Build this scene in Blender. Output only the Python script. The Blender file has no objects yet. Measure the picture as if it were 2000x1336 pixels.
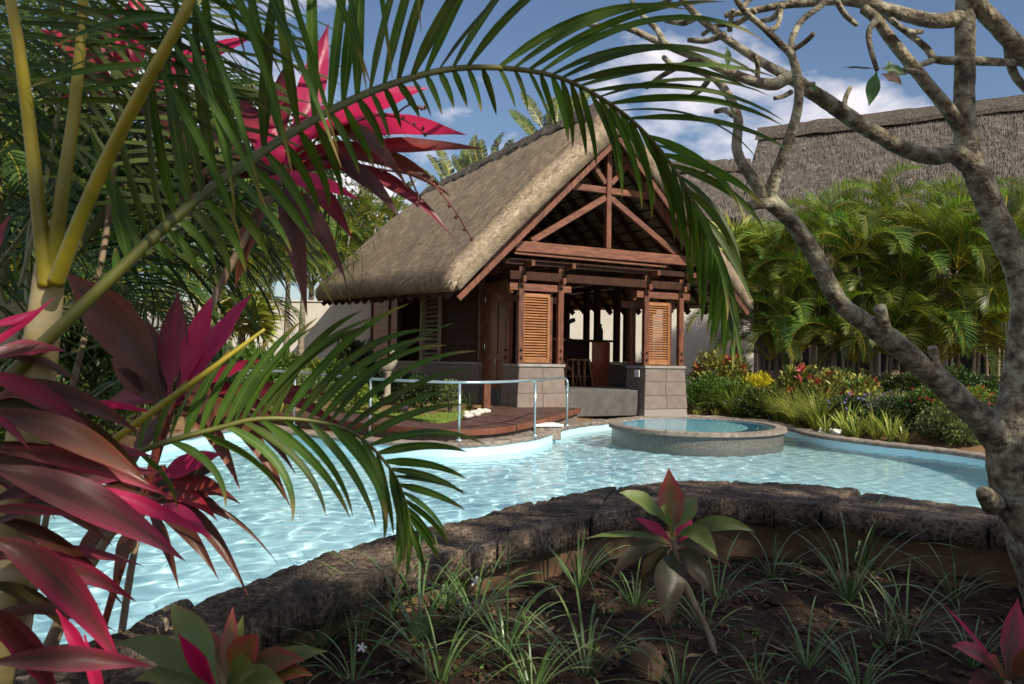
import bpy, math, random
import numpy as np
from mathutils import Vector, Matrix

SC = bpy.context.scene
COL = SC.collection
R = math.radians
random.seed(7)
RNG = np.random.default_rng(7)

# ------------------------------------------------------------------ camera
W, H, F = 2000.0, 1336.0, 1600.0          # the photograph's pixels, focal length in those pixels
roll, pitch = R(0.9), math.atan(40.0 / F)
CAM = Vector((0.0, 0.0, 1.5))             # water level is z = 0
fw = Vector((0, math.cos(pitch), math.sin(pitch)))
_u0 = Vector((0, -math.sin(pitch), math.cos(pitch)))
_r0 = Vector((1, 0, 0))
rt = _r0 * math.cos(roll) + _u0 * math.sin(roll)
up = -_r0 * math.sin(roll) + _u0 * math.cos(roll)
cam = bpy.data.cameras.new('camera')
cam_o = bpy.data.objects.new('camera', cam)
COL.objects.link(cam_o)
cam.sensor_width = 36.0
cam.lens = F / W * 36.0
cam.clip_start = 0.05
cam.clip_end = 3000.0
M = Matrix.Identity(4)
for i in range(3):
    M[i][0], M[i][1], M[i][2], M[i][3] = rt[i], up[i], -fw[i], CAM[i]
cam_o.matrix_world = M
cam.dof.use_dof = True
cam.dof.focus_distance = 9.0
cam.dof.aperture_fstop = 16.0
SC.camera = cam_o

# ------------------------------------------------------------------ sky and sun
SUN_EL, SUN_AZ = R(41), R(138)            # azimuth clockwise from +Y (the view direction)
S = Vector((math.sin(SUN_AZ) * math.cos(SUN_EL), math.cos(SUN_AZ) * math.cos(SUN_EL), math.sin(SUN_EL)))
world = bpy.data.worlds.new('World')
SC.world = world
world.use_nodes = True
wn, wl = world.node_tree.nodes, world.node_tree.links
bg = wn['Background']
bg.inputs[1].default_value = 0.086
sky = wn.new('ShaderNodeTexSky')
sky.sky_type = 'NISHITA'
sky.sun_disc = False
sky.sun_elevation = SUN_EL
sky.sun_rotation = SUN_AZ
sky.air_density = 1.25
sky.dust_density = 0.35
sky.ozone_density = 4.6
tc = wn.new('ShaderNodeTexCoord')
mp = wn.new('ShaderNodeMapping')
mp.inputs['Scale'].default_value = (2.4, 2.4, 4.6)
mp.inputs['Location'].default_value = (0.62, 0.31, 0.14)
wl.new(tc.outputs['Generated'], mp.inputs['Vector'])
cn = wn.new('ShaderNodeTexNoise')
cn.inputs['Scale'].default_value = 1.35
cn.inputs['Detail'].default_value = 9.0
cn.inputs['Roughness'].default_value = 0.56
cn.inputs['Distortion'].default_value = 0.25
wl.new(mp.outputs[0], cn.inputs['Vector'])
cr = wn.new('ShaderNodeValToRGB')
cr.color_ramp.elements[0].position = 0.505
cr.color_ramp.elements[0].color = (0, 0, 0, 1)
cr.color_ramp.elements[1].position = 0.61
cr.color_ramp.elements[1].color = (1, 1, 1, 1)
wl.new(cn.outputs['Fac'], cr.inputs[0])
cmul = wn.new('ShaderNodeMath'); cmul.operation = 'MULTIPLY'; cmul.inputs[1].default_value = 0.9
wl.new(cr.outputs[0], cmul.inputs[0])
cmix = wn.new('ShaderNodeMixRGB')
cmix.inputs[2].default_value = (10.5, 10.6, 10.9, 1)
wl.new(cmul.outputs[0], cmix.inputs[0])
wl.new(sky.outputs[0], cmix.inputs[1])
tint = wn.new('ShaderNodeMixRGB'); tint.blend_type = 'MULTIPLY'; tint.inputs[0].default_value = 1.0
tint.inputs[2].default_value = (1.06, 0.99, 1.0, 1)       # the photograph's white balance
wl.new(cmix.outputs[0], tint.inputs[1])
wl.new(tint.outputs[0], bg.inputs[0])

sun = bpy.data.lights.new('sun', 'SUN')
sun.energy = 5.0
sun.angle = R(0.5)
sun.color = (1.0, 0.91, 0.76)
sun.cycles.is_caustics_light = True
sun_o = bpy.data.objects.new('sun', sun)
COL.objects.link(sun_o)
sun_o.rotation_euler = S.to_track_quat('Z', 'Y').to_euler()

vs = SC.view_settings
vs.view_transform = 'Standard'
vs.look = 'None'
vs.exposure = 0.22
vs.gamma = 1.0
vs.use_curve_mapping = False
SC.cycles.max_bounces = 8
SC.cycles.transparent_max_bounces = 12
SC.cycles.use_denoising = True
SC.cycles.sample_clamp_indirect = 6.0

# ------------------------------------------------------------------ pixel -> point
def ray(px, py):
    return fw + rt * ((px - W / 2) / F) + up * ((H / 2 - py) / F)
def PZ(px, py, z):
    d = ray(px, py)
    return CAM + d * ((z - CAM.z) / d.z)
def PY(px, py, y):
    d = ray(px, py)
    return CAM + d * (y / d.y)
def PD(px, py, d):
    return CAM + ray(px, py) * d
def ground_at(px, d, z):                  # the point of height z standing d metres off in column px
    q = PD(px, 705, d)
    return Vector((q.x, q.y, z))

# ------------------------------------------------------------------ mesh helpers
class MB:
    def __init__(s):
        s.v, s.f, s.uv, s.m = [], [], [], []
        s.cur = 0
    def add(s, verts, faces, uvs=None):
        o = len(s.v)
        s.v += [tuple(v) for v in verts]
        for k, f in enumerate(faces):
            s.f.append(tuple(i + o for i in f))
            s.uv.append(uvs[k] if uvs else None)
            s.m.append(s.cur)
        return s
    def box(s, x0, x1, y0, y1, z0, z1, c=0.0):
        return s.obox(Vector(((x0 + x1) / 2, (y0 + y1) / 2, (z0 + z1) / 2)),
                      Vector(((x1 - x0) / 2, 0, 0)), Vector((0, (y1 - y0) / 2, 0)), Vector((0, 0, (z1 - z0) / 2)), c)
    def obox(s, o, a, b, c3, ch=0.0):
        if ch <= 0:
            P = [o + a * i + b * j + c3 * k for k in (-1, 1) for j in (-1, 1) for i in (-1, 1)]
            return s.add(P, [(0, 2, 3, 1), (4, 5, 7, 6), (0, 1, 5, 4), (2, 6, 7, 3), (0, 4, 6, 2), (1, 3, 7, 5)])
        A = [a, b, c3]
        L = [max(v.length, 1e-6) for v in A]
        idx, P = {}, []
        for sx in (-1, 1):
            for sy in (-1, 1):
                for sz in (-1, 1):
                    sg = (sx, sy, sz)
                    for ax in range(3):
                        p = o.copy()
                        for q in range(3):
                            k = 1.0 if q == ax else max(0.0, 1 - ch / L[q])
                            p += A[q] * (sg[q] * k)
                        idx[(sg, ax)] = len(P)
                        P.append(p)
        Fc = []
        cor = [(-1, -1), (1, -1), (1, 1), (-1, 1)]
        for ax in range(3):
            o1, o2 = (ax + 1) % 3, (ax + 2) % 3
            for sg in (-1, 1):
                f = []
                for (p, q) in cor:
                    t = [0, 0, 0]; t[ax] = sg; t[o1] = p; t[o2] = q
                    f.append(idx[(tuple(t), ax)])
                Fc.append(tuple(f if sg > 0 else f[::-1]))
            for p in (-1, 1):
                for q in (-1, 1):                   # edge along ax
                    t0 = [0, 0, 0]; t0[o1] = p; t0[o2] = q; t0[ax] = -1
                    t1 = list(t0); t1[ax] = 1
                    f = [idx[(tuple(t0), o1)], idx[(tuple(t1), o1)], idx[(tuple(t1), o2)], idx[(tuple(t0), o2)]]
                    Fc.append(tuple(f if p * q < 0 else f[::-1]))
        for sx in (-1, 1):
            for sy in (-1, 1):
                for sz in (-1, 1):
                    g = (sx, sy, sz)
                    f = [idx[(g, 0)], idx[(g, 1)], idx[(g, 2)]]
                    Fc.append(tuple(f if sx * sy * sz > 0 else f[::-1]))
        return s.add(P, Fc)
    def beam(s, p, q, w, h, upv=(0, 0, 1), ch=0.008):
        p, q = Vector(p), Vector(q)
        t = (q - p)
        L = t.length
        t.normalize()
        sd = t.cross(Vector(upv))
        if sd.length < 1e-4:
            sd = t.cross(Vector((0, 1, 0)))
        sd.normalize()
        u = sd.cross(t)
        return s.obox((p + q) / 2, t * (L / 2), sd * (w / 2), u * (h / 2), ch)
    def tube(s, path, rad, n=8, cap=True, wob=0.0):
        path = [Vector(p) for p in path]
        m = len(path)
        if not hasattr(rad, '__len__'):
            rad = [rad] * m
        P, Fc, UV = [], [], []
        ref = None
        for i in range(m):
            t = (path[min(i + 1, m - 1)] - path[max(i - 1, 0)])
            t.normalize()
            if ref is None:
                ref = t.orthogonal().normalized()
            ref = (ref - t * ref.dot(t))
            if ref.length < 1e-5:
                ref = t.orthogonal()
            ref.normalize()
            b = t.cross(ref)
            for k in range(n):
                a = 2 * math.pi * k / n
                rr = rad[i] * (1 + (random.uniform(-wob, wob) if wob else 0))
                P.append(path[i] + (ref * math.cos(a) + b * math.sin(a)) * rr)
        for i in range(m - 1):
            for k in range(n):
                k2 = (k + 1) % n
                Fc.append((i * n + k, i * n + k2, (i + 1) * n + k2, (i + 1) * n + k))
                UV.append([(k / n, i / m), ((k + 1) / n, i / m), ((k + 1) / n, (i + 1) / m), (k / n, (i + 1) / m)])
        if cap:
            Fc.append(tuple(range(n))[::-1]); UV.append([(0, 0)] * n)
            Fc.append(tuple((m - 1) * n + k for k in range(n))); UV.append([(0, 1)] * n)
        return s.add(P, Fc, UV)
    def prism(s, poly, z0, z1):
        n = len(poly)
        P = [(p[0], p[1], z0) for p in poly] + [(p[0], p[1], z1) for p in poly]
        Fc = [tuple(range(n))[::-1], tuple(range(n, 2 * n))]
        Fc += [(i, (i + 1) % n, n + (i + 1) % n, n + i) for i in range(n)]
        return s.add(P, Fc)
    def mesh(s, name, mats, smooth=False):
        me = bpy.data.meshes.new(name)
        me.from_pydata(s.v, [], s.f)
        mats = mats if isinstance(mats, (list, tuple)) else [mats]
        for m in mats:
            me.materials.append(m)
        if any(s.m):
            me.polygons.foreach_set('material_index', s.m)
        if any(u is not None for u in s.uv):
            ul = me.uv_layers.new(name='UVMap')
            flat = []
            for f, u in zip(s.f, s.uv):
                for k in range(len(f)):
                    flat += list(u[k]) if u else [0.0, 0.0]
            ul.data.foreach_set('uv', flat)
        if smooth:
            me.polygons.foreach_set('use_smooth', [True] * len(me.polygons))
        me.update()
        return me
    def build(s, name, mats, parent=None, smooth=False):
        return link(name, s.mesh(name, mats, smooth), parent)

def link(name, me, parent=None, loc=None, rot=None, scale=None):
    o = bpy.data.objects.new(name, me)
    COL.objects.link(o)
    if parent is not None:
        o.parent = parent
    if loc is not None: o.location = loc
    if rot is not None: o.rotation_euler = rot
    if scale is not None: o.scale = scale if hasattr(scale, '__len__') else (scale,) * 3
    return o
def tag(o, label, cat, group=None):
    o['label'] = label
    o['category'] = cat
    if group: o['group'] = group
    return o
def thing(name, label, cat, loc=(0, 0, 0), rz=0.0, group=None):
    return tag(link(name, None, None, loc, (0, 0, rz)), label, cat, group)
def struct(o):
    o['kind'] = 'structure'
    return o
def stuff(o):
    o['kind'] = 'stuff'
    return o
def npmesh(name, V, Fq, mats, uv=None, mi=None, smooth=False):
    V = np.asarray(V, dtype=np.float32); Fq = np.asarray(Fq, dtype=np.int32)
    n, k = Fq.shape
    me = bpy.data.meshes.new(name)
    me.vertices.add(len(V)); me.vertices.foreach_set('co', V.ravel())
    me.loops.add(n * k); me.loops.foreach_set('vertex_index', Fq.ravel())
    me.polygons.add(n)
    me.polygons.foreach_set('loop_start', np.arange(0, n * k, k, dtype=np.int32))
    me.polygons.foreach_set('loop_total', np.full(n, k, dtype=np.int32))
    for m in (mats if isinstance(mats, (list, tuple)) else [mats]):
        me.materials.append(m)
    if mi is not None:
        me.polygons.foreach_set('material_index', np.asarray(mi, dtype=np.int32))
    if smooth:
        me.polygons.foreach_set('use_smooth', np.ones(n, dtype=bool))
    if uv is not None:
        ul = me.uv_layers.new(name='UVMap')
        ul.data.foreach_set('uv', np.asarray(uv, dtype=np.float32).ravel())
    me.update(calc_edges=True)
    me.validate()
    return me
ORD = ['first', 'second', 'third', 'fourth', 'fifth', 'sixth', 'seventh', 'eighth', 'ninth', 'tenth', 'eleventh', 'twelfth',
       'thirteenth', 'fourteenth', 'fifteenth', 'sixteenth', 'seventeenth', 'eighteenth', 'nineteenth', 'twentieth']
def from_left(i, n):
    if i == 0: return 'leftmost'
    if i == n - 1: return 'rightmost'
    return ORD[i] + ' from the left'

# ------------------------------------------------------------------ materials
def new_mat(name):
    m = bpy.data.materials.new(name)
    m.use_nodes = True
    nt = m.node_tree
    return m, nt.nodes, nt.links, nt.nodes['Principled BSDF']
def ramp(n, stops):
    r = n.new('ShaderNodeValToRGB')
    e = r.color_ramp.elements
    while len(e) > 1: e.remove(e[-1])
    e[0].position, e[0].color = stops[0][0], (*stops[0][1], 1)
    for p, c in stops[1:]:
        k = e.new(p); k.color = (*c, 1)
    return r
def solid(name, c1, c2, scale=6.0, rough=0.7, bump=0.3, bscale=None, stretch=(1, 1, 1), metal=0.0, spec=0.5, detail=6, bdist=0.02,
          per_object=0.0, stops=None):
    """two-tone noise colour with a bump; object coordinates; optional per-object brightness change"""
    m, n, l, p = new_mat(name)
    t = n.new('ShaderNodeTexCoord'); mp = n.new('ShaderNodeMapping')
    mp.inputs['Scale'].default_value = stretch
    l.new(t.outputs['Object'], mp.inputs['Vector'])
    x = n.new('ShaderNodeTexNoise'); x.inputs['Scale'].default_value = scale; x.inputs['Detail'].default_value = detail
    x.inputs['Roughness'].default_value = 0.62
    l.new(mp.outputs[0], x.inputs['Vector'])
    r = ramp(n, stops or [(0.32, c1), (0.68, c2)])
    l.new(x.outputs['Fac'], r.inputs[0])
    out = r.outputs[0]
    if per_object:
        oi = n.new('ShaderNodeObjectInfo')
        mr = n.new('ShaderNodeMapRange'); mr.inputs['To Min'].default_value = 1 - per_object; mr.inputs['To Max'].default_value = 1 + per_object
        l.new(oi.outputs['Random'], mr.inputs[0])
        hs = n.new('ShaderNodeHueSaturation')
        l.new(mr.outputs[0], hs.inputs['Value']); l.new(out, hs.inputs['Color'])
        out = hs.outputs[0]
    l.new(out, p.inputs['Base Color'])
    p.inputs['Roughness'].default_value = rough
    p.inputs['Metallic'].default_value = metal
    p.inputs['Specular IOR Level'].default_value = spec
    if bump:
        y = n.new('ShaderNodeTexNoise'); y.inputs['Scale'].default_value = bscale or scale * 3; y.inputs['Detail'].default_value = 8
        l.new(mp.outputs[0], y.inputs['Vector'])
        b = n.new('ShaderNodeBump'); b.inputs['Strength'].default_value = bump; b.inputs['Distance'].default_value = bdist
        l.new(y.outputs['Fac'], b.inputs['Height'])
        l.new(b.outputs[0], p.inputs['Normal'])
    return m
def leafm(name, c1, c2, rough=0.42, trans=0.3, tcol=None, spec=0.4, nscale=3.0, hue=0.02, val=0.25, stops=None, tips=False):
    """leaf: noise two-tone (object space) or a ramp along the blade (UV v); thin translucency"""
    m, n, l, p = new_mat(name)
    oi = n.new('ShaderNodeObjectInfo')
    if stops:
        uv = n.new('ShaderNodeTexCoord'); sp = n.new('ShaderNodeSeparateXYZ')
        l.new(uv.outputs['UV'], sp.inputs[0])
        x = n.new('ShaderNodeTexNoise'); x.inputs['Scale'].default_value = 9.0; x.inputs['Detail'].default_value = 4
        mpp = n.new('ShaderNodeMapping'); mpp.inputs['Scale'].default_value = (5.5, 0.28, 1)
        l.new(uv.outputs['UV'], mpp.inputs['Vector'])
        ad = n.new('ShaderNodeVectorMath'); ad.operation = 'ADD'
        l.new(mpp.outputs[0], ad.inputs[0]); l.new(oi.outputs['Random'], ad.inputs[1])
        l.new(ad.outputs[0], x.inputs['Vector'])
        ma = n.new('ShaderNodeMath'); ma.operation = 'MULTIPLY_ADD'; ma.inputs[1].default_value = 0.9; ma.inputs[2].default_value = -0.45
        l.new(x.outputs['Fac'], ma.inputs[0])
        # distance from the midrib shifts the ramp so edges differ from the centre
        ab = n.new('ShaderNodeMath'); ab.operation = 'SUBTRACT'; ab.inputs[1].default_value = 0.5
        l.new(sp.outputs[0], ab.inputs[0])
        ab2 = n.new('ShaderNodeMath'); ab2.operation = 'ABSOLUTE'; l.new(ab.outputs[0], ab2.inputs[0])
        s1 = n.new('ShaderNodeMath'); s1.operation = 'MULTIPLY_ADD'; s1.inputs[1].default_value = 0.55
        l.new(ab2.outputs[0], s1.inputs[0]); l.new(ma.outputs[0], s1.inputs[2])
        s2 = n.new('ShaderNodeMath'); s2.operation = 'MULTIPLY_ADD'; s2.inputs[1].default_value = 0.38
        l.new(sp.outputs[1], s2.inputs[0]); l.new(s1.outputs[0], s2.inputs[2])
        rr = n.new('ShaderNodeMath'); rr.operation = 'MULTIPLY_ADD'; rr.inputs[1].default_value = 0.22; rr.inputs[2].default_value = 0.08
        l.new(oi.outputs['Random'], rr.inputs[0])
        s3 = n.new('ShaderNodeMath'); s3.operation = 'ADD'
        l.new(s2.outputs[0], s3.inputs[0]); l.new(rr.outputs[0], s3.inputs[1])
        r = ramp(n, stops)
        l.new(s3.outputs[0], r.inputs[0])
        # fine parallel veins
        w = n.new('ShaderNodeTexWave'); w.inputs['Scale'].default_value = 14.0; w.inputs['Distortion'].default_value = 1.0
        mq = n.new('ShaderNodeMapping'); mq.inputs['Scale'].default_value = (1, 0.12, 1)
        l.new(uv.outputs['UV'], mq.inputs['Vector']); l.new(mq.outputs[0], w.inputs['Vector'])
        b = n.new('ShaderNodeBump'); b.inputs['Strength'].default_value = 0.25; b.inputs['Distance'].default_value = 0.003
        l.new(w.outputs['Fac'], b.inputs['Height']); l.new(b.outputs[0], p.inputs['Normal'])
    else:
        g = n.new('ShaderNodeNewGeometry')
        x = n.new('ShaderNodeTexNoise'); x.inputs['Scale'].default_value = nscale; x.inputs['Detail'].default_value = 3
        l.new(g.outputs['Position'], x.inputs['Vector'])
        isl = n.new('ShaderNodeMath'); isl.operation = 'MULTIPLY_ADD'; isl.inputs[1].default_value = 0.45; isl.inputs[2].default_value = -0.22
        l.new(g.outputs['Random Per Island'], isl.inputs[0])
        s3 = n.new('ShaderNodeMath'); s3.operation = 'ADD'
        l.new(x.outputs['Fac'], s3.inputs[0]); l.new(isl.outputs[0], s3.inputs[1])
        r = ramp(n, [(0.3, c1), (0.7, c2)])
        l.new(s3.outputs[0], r.inputs[0])
        if tips:
            uv = n.new('ShaderNodeTexCoord'); sp = n.new('ShaderNodeSeparateXYZ'); l.new(uv.outputs['UV'], sp.inputs[0])
            sh = n.new('ShaderNodeMath'); sh.operation = 'MULTIPLY_ADD'; sh.inputs[1].default_value = 0.22
            l.new(oi.outputs['Random'], sh.inputs[0]); l.new(sp.outputs[1], sh.inputs[2])
            tr_ = ramp(n, [(0.98, (0, 0, 0)), (1.12, (1, 1, 1))]); 
            sc_ = n.new('ShaderNodeMath'); sc_.operation = 'MULTIPLY'; sc_.inputs[1].default_value = 0.87
            l.new(sh.outputs[0], sc_.inputs[0])
            tr_.color_ramp.elements[0].position = 0.84; tr_.color_ramp.elements[1].position = 0.97
            l.new(sc_.outputs[0], tr_.inputs[0])
            mxt = n.new('ShaderNodeMixRGB'); mxt.inputs[2].default_value = (0.22, 0.14, 0.05, 1)
            l.new(tr_.outputs[0], mxt.inputs[0]); l.new(r.outputs[0], mxt.inputs[1])
            ab = n.new('ShaderNodeMath'); ab.operation = 'SUBTRACT'; ab.inputs[1].default_value = 0.5; l.new(sp.outputs[0], ab.inputs[0])
            ab2 = n.new('ShaderNodeMath'); ab2.operation = 'ABSOLUTE'; l.new(ab.outputs[0], ab2.inputs[0])
            mr_ = ramp(n, [(0.0, (1, 1, 1)), (0.09, (0, 0, 0))]); l.new(ab2.outputs[0], mr_.inputs[0])
            mm = n.new('ShaderNodeMath'); mm.operation = 'MULTIPLY'; mm.inputs[1].default_value = 0.5; l.new(mr_.outputs[0], mm.inputs[0])
            mxm = n.new('ShaderNodeMixRGB'); mxm.inputs[2].default_value = (0.22, 0.25, 0.06, 1)
            l.new(mm.outputs[0], mxm.inputs[0]); l.new(mxt.outputs[0], mxm.inputs[1])
            r = mxm
    hs = n.new('ShaderNodeHueSaturation')
    mr = n.new('ShaderNodeMapRange'); mr.inputs['To Min'].default_value = 1 - val; mr.inputs['To Max'].default_value = 1 + val
    l.new(oi.outputs['Random'], mr.inputs[0]); l.new(mr.outputs[0], hs.inputs['Value'])
    mh = n.new('ShaderNodeMapRange'); mh.inputs['To Min'].default_value = 0.5 - hue; mh.inputs['To Max'].default_value = 0.5 + hue
    l.new(oi.outputs['Random'], mh.inputs[0]); l.new(mh.outputs[0], hs.inputs['Hue'])
    l.new(r.outputs[0], hs.inputs['Color'])
    l.new(hs.outputs[0], p.inputs['Base Color'])
    p.inputs['Roughness'].default_value = rough
    p.inputs['Specular IOR Level'].default_value = spec
    tr = n.new('ShaderNodeBsdfTranslucent')
    if tcol:
        mxc = n.new('ShaderNodeMixRGB'); mxc.blend_type = 'MULTIPLY'; mxc.inputs[0].default_value = 1.0; mxc.inputs[2].default_value = (*tcol, 1)
        l.new(hs.outputs[0], mxc.inputs[1]); l.new(mxc.outputs[0], tr.inputs['Color'])
    else:
        l.new(hs.outputs[0], tr.inputs['Color'])
    mx = n.new('ShaderNodeMixShader'); mx.inputs[0].default_value = trans
    l.new(p.outputs[0], mx.inputs[1]); l.new(tr.outputs[0], mx.inputs[2])
    l.new(mx.outputs[0], n['Material Output'].inputs['Surface'])
    return m
MT = {}
MT['thatch'] = solid('thatch', (0.17, 0.128, 0.086), (0.40, 0.315, 0.215), scale=5.0, rough=0.95, bump=1.0, bscale=34, stretch=(1.0, 1.0, 1.0), bdist=0.05, spec=0.1)
MT['straw_grey'] = solid('straw_grey', (0.10, 0.085, 0.07), (0.26, 0.225, 0.19), scale=3.0, rough=0.9, bump=0.0, spec=0.1)
MT['thatch_grey'] = solid('thatch_grey', (0.075, 0.064, 0.053), (0.18, 0.155, 0.13), scale=3.0, rough=0.95, bump=1.0, bscale=14, bdist=0.08, spec=0.1)
MT['straw'] = solid('straw', (0.22, 0.165, 0.11), (0.54, 0.425, 0.30), scale=14.0, rough=0.9, bump=0.0, spec=0.1)
MT['thatch_under'] = solid('thatch_under', (0.22, 0.17, 0.10), (0.46, 0.37, 0.23), scale=22.0, rough=0.95, bump=0.6, spec=0.1)
MT['ridge'] = solid('ridge', (0.05, 0.042, 0.035), (0.17, 0.145, 0.115), scale=9.0, rough=0.95, bump=1.0, bscale=30, bdist=0.04, spec=0.1)
MT['wood'] = solid('wood', (0.065, 0.019, 0.009), (0.20, 0.068, 0.03), scale=3.0, stretch=(4, 4, 1.2), rough=0.5, bump=0.35, bscale=16, bdist=0.004, per_object=0.18)
MT['woodh'] = solid('woodh', (0.08, 0.024, 0.011), (0.235, 0.085, 0.042), scale=3.0, stretch=(1.0, 5, 6), rough=0.55, bump=0.4, bscale=16, bdist=0.004, per_object=0.12)
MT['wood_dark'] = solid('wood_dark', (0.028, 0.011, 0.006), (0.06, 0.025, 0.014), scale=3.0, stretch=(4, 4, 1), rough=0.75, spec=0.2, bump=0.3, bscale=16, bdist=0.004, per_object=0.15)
MT['slat'] = solid('slat', (0.23, 0.09, 0.032), (0.38, 0.165, 0.064), scale=4.0, stretch=(1, 5, 5), rough=0.5, bump=0.2, bscale=20, bdist=0.003, per_object=0.14)
MT['slat_grey'] = solid('slat_grey', (0.22, 0.17, 0.13), (0.36, 0.29, 0.22), scale=4.0, stretch=(5, 1, 5), rough=0.7, bump=0.2, bscale=20, bdist=0.003, per_object=0.15)
MT['board'] = solid('board', (0.28, 0.12, 0.05), (0.42, 0.21, 0.10), scale=3.0, stretch=(5, 1, 5), rough=0.55, bump=0.2, bscale=20, bdist=0.003, per_object=0.12)
MT['door'] = solid('door', (0.13, 0.045, 0.016), (0.22, 0.086, 0.032), scale=2.0, stretch=(6, 6, 0.8), rough=0.4, bump=0.15, bscale=20, bdist=0.003)
MT['counter'] = solid('counter', (0.36, 0.09, 0.028), (0.46, 0.13, 0.04), scale=2.0, stretch=(5, 5, 1), rough=0.35, bump=0.0)
MT['tile'] = solid('tile', (0.165, 0.125, 0.10), (0.225, 0.178, 0.148), scale=5.0, rough=0.7, bump=0.15, bscale=60, bdist=0.003, per_object=0.07)
MT['grout'] = solid('grout', (0.25, 0.215, 0.185), (0.31, 0.275, 0.24), scale=20.0, rough=0.9, bump=0.2, bdist=0.003)
MT['cap'] = solid('cap', (0.22, 0.20, 0.17), (0.37, 0.34, 0.30), scale=8.0, rough=0.85, bump=0.3, bdist=0.006)
MT['concrete'] = solid('concrete', (0.07, 0.063, 0.058), (0.125, 0.115, 0.105), scale=4.0, rough=0.85, bump=0.25, bdist=0.005)
MT['plaster'] = solid('plaster', (0.66, 0.62, 0.53), (0.77, 0.74, 0.66), scale=1.2, rough=0.9, bump=0.12, bscale=40, bdist=0.004)
MT['shade_toned_wall'] = solid('shade_toned_wall', (0.03, 0.026, 0.022), (0.05, 0.043, 0.037), scale=2.0, rough=0.8, bump=0.1)  # near-black base colour carries the shade under the far thatched roofs
def rough_stone(name):
    """pitted lava stone: brown patches, pale lichen specks, dark pores"""
    m, n, l, p = new_mat(name)
    t = n.new('ShaderNodeTexCoord')
    oi = n.new('ShaderNodeObjectInfo')
    a = n.new('ShaderNodeTexNoise'); a.inputs['Scale'].default_value = 5.5; a.inputs['Detail'].default_value = 7; a.inputs['Roughness'].default_value = 0.7
    b = n.new('ShaderNodeTexNoise'); b.inputs['Scale'].default_value = 70; b.inputs['Detail'].default_value = 5; b.inputs['Roughness'].default_value = 0.7
    v = n.new('ShaderNodeTexVoronoi'); v.inputs['Scale'].default_value = 85
    for x in (a, b, v): l.new(t.outputs['Object'], x.inputs['Vector'])
    r1 = ramp(n, [(0.36, (0.045, 0.035, 0.028)), (0.47, (0.10, 0.076, 0.058)), (0.57, (0.175, 0.13, 0.092)), (0.68, (0.28, 0.22, 0.165))]); l.new(a.outputs['Fac'], r1.inputs[0])
    r2 = ramp(n, [(0.36, (0.35, 0.34, 0.33)), (0.5, (0.95, 0.95, 0.95)), (0.66, (1.9, 1.85, 1.8))]); l.new(b.outputs['Fac'], r2.inputs[0])
    mx = n.new('ShaderNodeMixRGB'); mx.blend_type = 'MULTIPLY'; mx.inputs[0].default_value = 1.0
    l.new(r1.outputs[0], mx.inputs[1]); l.new(r2.outputs[0], mx.inputs[2])
    hs = n.new('ShaderNodeHueSaturation'); mr = n.new('ShaderNodeMapRange'); mr.inputs['To Min'].default_value = 0.85; mr.inputs['To Max'].default_value = 1.2
    l.new(oi.outputs['Random'], mr.inputs[0]); l.new(mr.outputs[0], hs.inputs['Value']); l.new(mx.outputs[0], hs.inputs['Color'])
    l.new(hs.outputs[0], p.inputs['Base Color'])
    p.inputs['Roughness'].default_value = 0.92; p.inputs['Specular IOR Level'].default_value = 0.2
    ad = n.new('ShaderNodeMath'); ad.operation = 'MULTIPLY_ADD'; ad.inputs[1].default_value = 0.6
    l.new(v.outputs['Distance'], ad.inputs[0]); l.new(b.outputs['Fac'], ad.inputs[2])
    bp = n.new('ShaderNodeBump'); bp.inputs['Strength'].default_value = 1.0; bp.inputs['Distance'].default_value = 0.012
    l.new(ad.outputs[0], bp.inputs['Height']); l.new(bp.outputs[0], p.inputs['Normal'])
    return m
MT['stone'] = rough_stone('stone')
MT['coping'] = solid('coping', (0.12, 0.095, 0.075), (0.30, 0.25, 0.20), scale=9.0, rough=0.9, bump=0.6, bscale=24, bdist=0.012, per_object=0.18)
MT['render'] = solid('render', (0.10, 0.055, 0.028), (0.20, 0.115, 0.058), scale=5.0, rough=0.9, bump=0.4, bscale=30, bdist=0.006)
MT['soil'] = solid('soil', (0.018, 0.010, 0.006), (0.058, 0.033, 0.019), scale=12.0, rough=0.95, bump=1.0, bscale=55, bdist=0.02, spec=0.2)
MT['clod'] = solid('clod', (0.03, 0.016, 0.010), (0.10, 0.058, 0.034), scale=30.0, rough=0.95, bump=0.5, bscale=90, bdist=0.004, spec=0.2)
MT['ground'] = solid('ground', (0.14, 0.075, 0.038), (0.26, 0.16, 0.085), scale=2.2, rough=0.95, bump=0.6, bscale=30, bdist=0.03, spec=0.2)
MT['sand'] = solid('sand', (0.33, 0.22, 0.12), (0.47, 0.34, 0.20), scale=6.0, rough=0.95, bump=0.7, bscale=50, bdist=0.02, spec=0.2)
MT['lawn'] = solid('lawn', (0.09, 0.14, 0.02), (0.19, 0.25, 0.045), scale=7.0, rough=0.9, bump=0.5, bscale=60, bdist=0.02, spec=0.2)
MT['deck'] = solid('deck', (0.055, 0.026, 0.018), (0.115, 0.058, 0.040), scale=5.0, rough=0.6, bump=0.25, bscale=40, bdist=0.004, per_object=0.2)
MT['fascia'] = solid('fascia', (0.13, 0.042, 0.022), (0.22, 0.08, 0.042), scale=5.0, rough=0.5, bump=0.2, bdist=0.004)
MT['mosaic'] = solid('mosaic', (0.055, 0.055, 0.048), (0.19, 0.175, 0.145), scale=30.0, rough=0.35, bump=0.2, bscale=60, bdist=0.004)
MT['spa_floor'] = solid('spa_floor', (0.36, 0.74, 0.83), (0.42, 0.78, 0.86), scale=2.0, rough=0.5, bump=0.0)
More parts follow.
